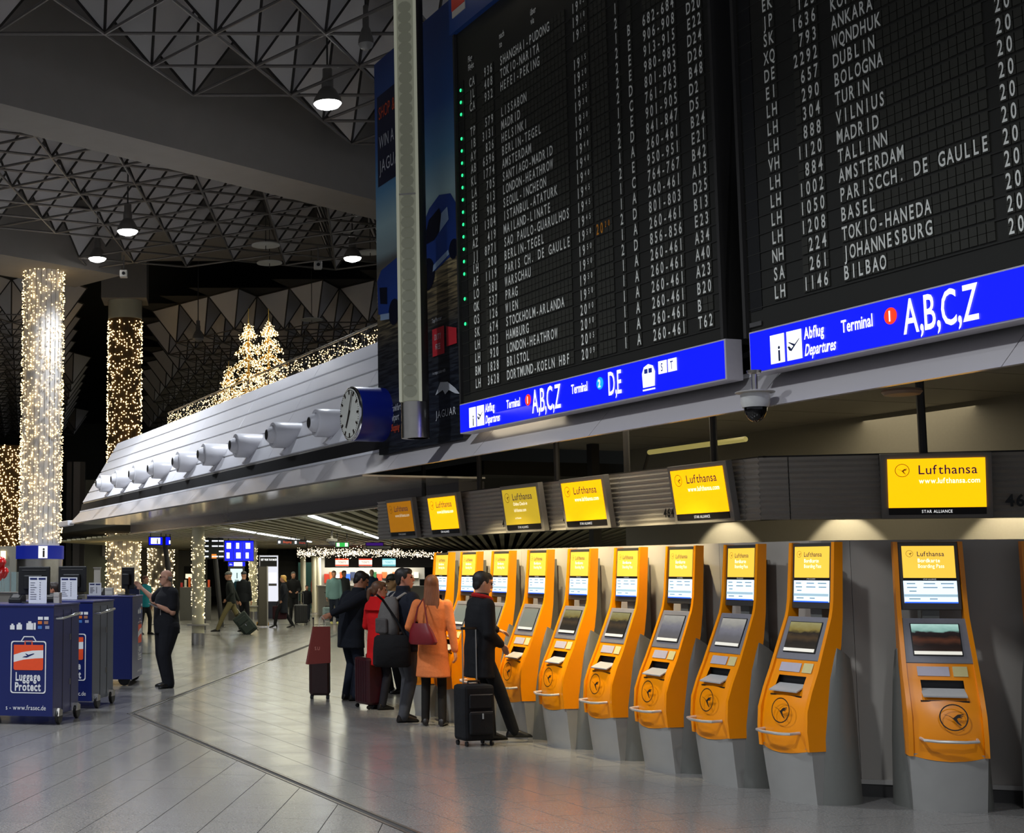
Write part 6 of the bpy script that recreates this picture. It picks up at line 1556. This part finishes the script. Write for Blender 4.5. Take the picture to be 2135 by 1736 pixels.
for k in range(9):
    a_ = 2 * math.pi * k / 9; MB().add([(0, 0, .36), (.35 * math.cos(a_) - .03 * math.sin(a_), .35 * math.sin(a_) + .03 * math.cos(a_), 1.05), (.62 * math.cos(a_), .62 * math.sin(a_), .95), (.35 * math.cos(a_) + .03 * math.sin(a_), .35 * math.sin(a_) - .03 * math.cos(a_), 1.0)], [(0, 1, 2, 3)]).build('leaf', mat('leaf_dark', '#28301c', .5), t)
o = MB().box(-6, 34, 96, 96.3, 0, 3.4).build('wall_arcade', mat('arcade_wall', '#6a675a', .7)); tag(o, 'dim back wall of the arcade', 'wall', kind='structure')
# ------------------------------------------------------------------ left background of the hall
t, w_, h = block('service_wall', 176, 1000, 236, 60, .4, mat('green_grey_wall', '#77786a', .7), 'greenish grey service wall below the gallery end', 'wall panel'); MB().box(w_ * .16, w_ * .5, -.25, 0, h * .42, h * .66).build('duct_box', M_GREYL, t)
for i, (px, w2) in enumerate(((142, 10), (158, 14), (170, 10))):
    p = at(px, 1188, 57); t = empty('steel_mullion', (p.x, 57, 0), 0, ['thin dark mullion beside the information booth', 'wide grey mullion left of the service wall', 'dark mullion touching the service wall'][i], 'mullion'); MB().box(-w2 * .01, w2 * .01, 0, .25, 0, 6.2).build('mullion_bar', M_GREYD if i != 1 else M_GREY, t); MB().box(-w2 * .014, w2 * .014, -.02, .0, 0, .2).build('mullion_foot', M_GREYD, t)
t, w_, h = block('metal_pillar', 196, 1182, 209, 36, .2, M_GREYL, 'short brushed ticket pillar in front of the service wall', 'pillar'); MB().box(-w_ / 2 - .02, w_ / 2 + .02, -.03, .22, h - .03, h).build('pillar_cap', M_STEEL, t)
t, w_, h = block('shop_wall', -60, 1138, 34, 46, .4, mat('stone_wall', '#9b988c', .6), 'pale stone wall left of the information booth', 'shop wall'); MB().box(w_ * .16, w_ * .27, -.06, 0, h - .42, h - .16).build('wall_lamp', glow('#ffe9b0', 2.0), t)
t, w_, h = block('glass_display', -30, 1192, 34, 38, .5, mat('glass_grey', '#7d8d8c', .15), 'glass display case with white lamp left of the booth', 'display case'); MB().box(-w_ / 2, w_ / 2, -.02, 0, h * .55, h * .6).build('shelf_edge', glow('#f2f6f2', 1.4), t)
for k in range(3): MB().box(-.2 + k * .45, -.17 + k * .45, -.03, 0, 0, h).build('case_post', M_STEEL, t)
t, w_, h = block('grey_desk', -40, 1238, 34, 26, .6, M_GREYL, 'grey service desk at the left picture edge', 'desk'); MB().box(-w_ / 2, w_ / 2 + .03, -.05, .62, h, h + .03).build('desk_top', M_GREY, t)
for i, (px, py, r) in enumerate(((2, 1172, .12), (8, 1192, .11), (-2, 1196, .12))):
    p = at(px, py, 30); t = empty('balloon', p, 0, ['red balloon at the left edge, topmost of three', 'red balloon at the left edge, lowest right of three', 'red balloon at the left edge, half cut off'][i], 'balloon', 'red balloons at the left edge')
    MB().lathe([(.01, -r * 1.3), (.03, -r * 1.22), (r * .6, -r * .85), (r, 0), (r * .8, r * .65), (r * .3, r * .98), (0, r)], 18).build('balloon_skin', mat('balloon_red', '#c81414', .25), t, smooth=True); MB().tube([(0, 0, -r * 1.3), (.03, 0, -r - .6), (0, 0, -p.z)], .003, 4).build('string', M_GREYL, t)

# ------------------------------------------------------------------ bake the body surfaces
bpy.context.view_layer.update()
dg = bpy.context.evaluated_depsgraph_get()
baked = []
for o in REMESH: baked.append((o, bpy.data.meshes.new_from_object(o.evaluated_get(dg))))
for o, me in baked:
    o.modifiers.clear(); o.data = me
    me.polygons.foreach_set('use_smooth', [True] * len(me.polygons))
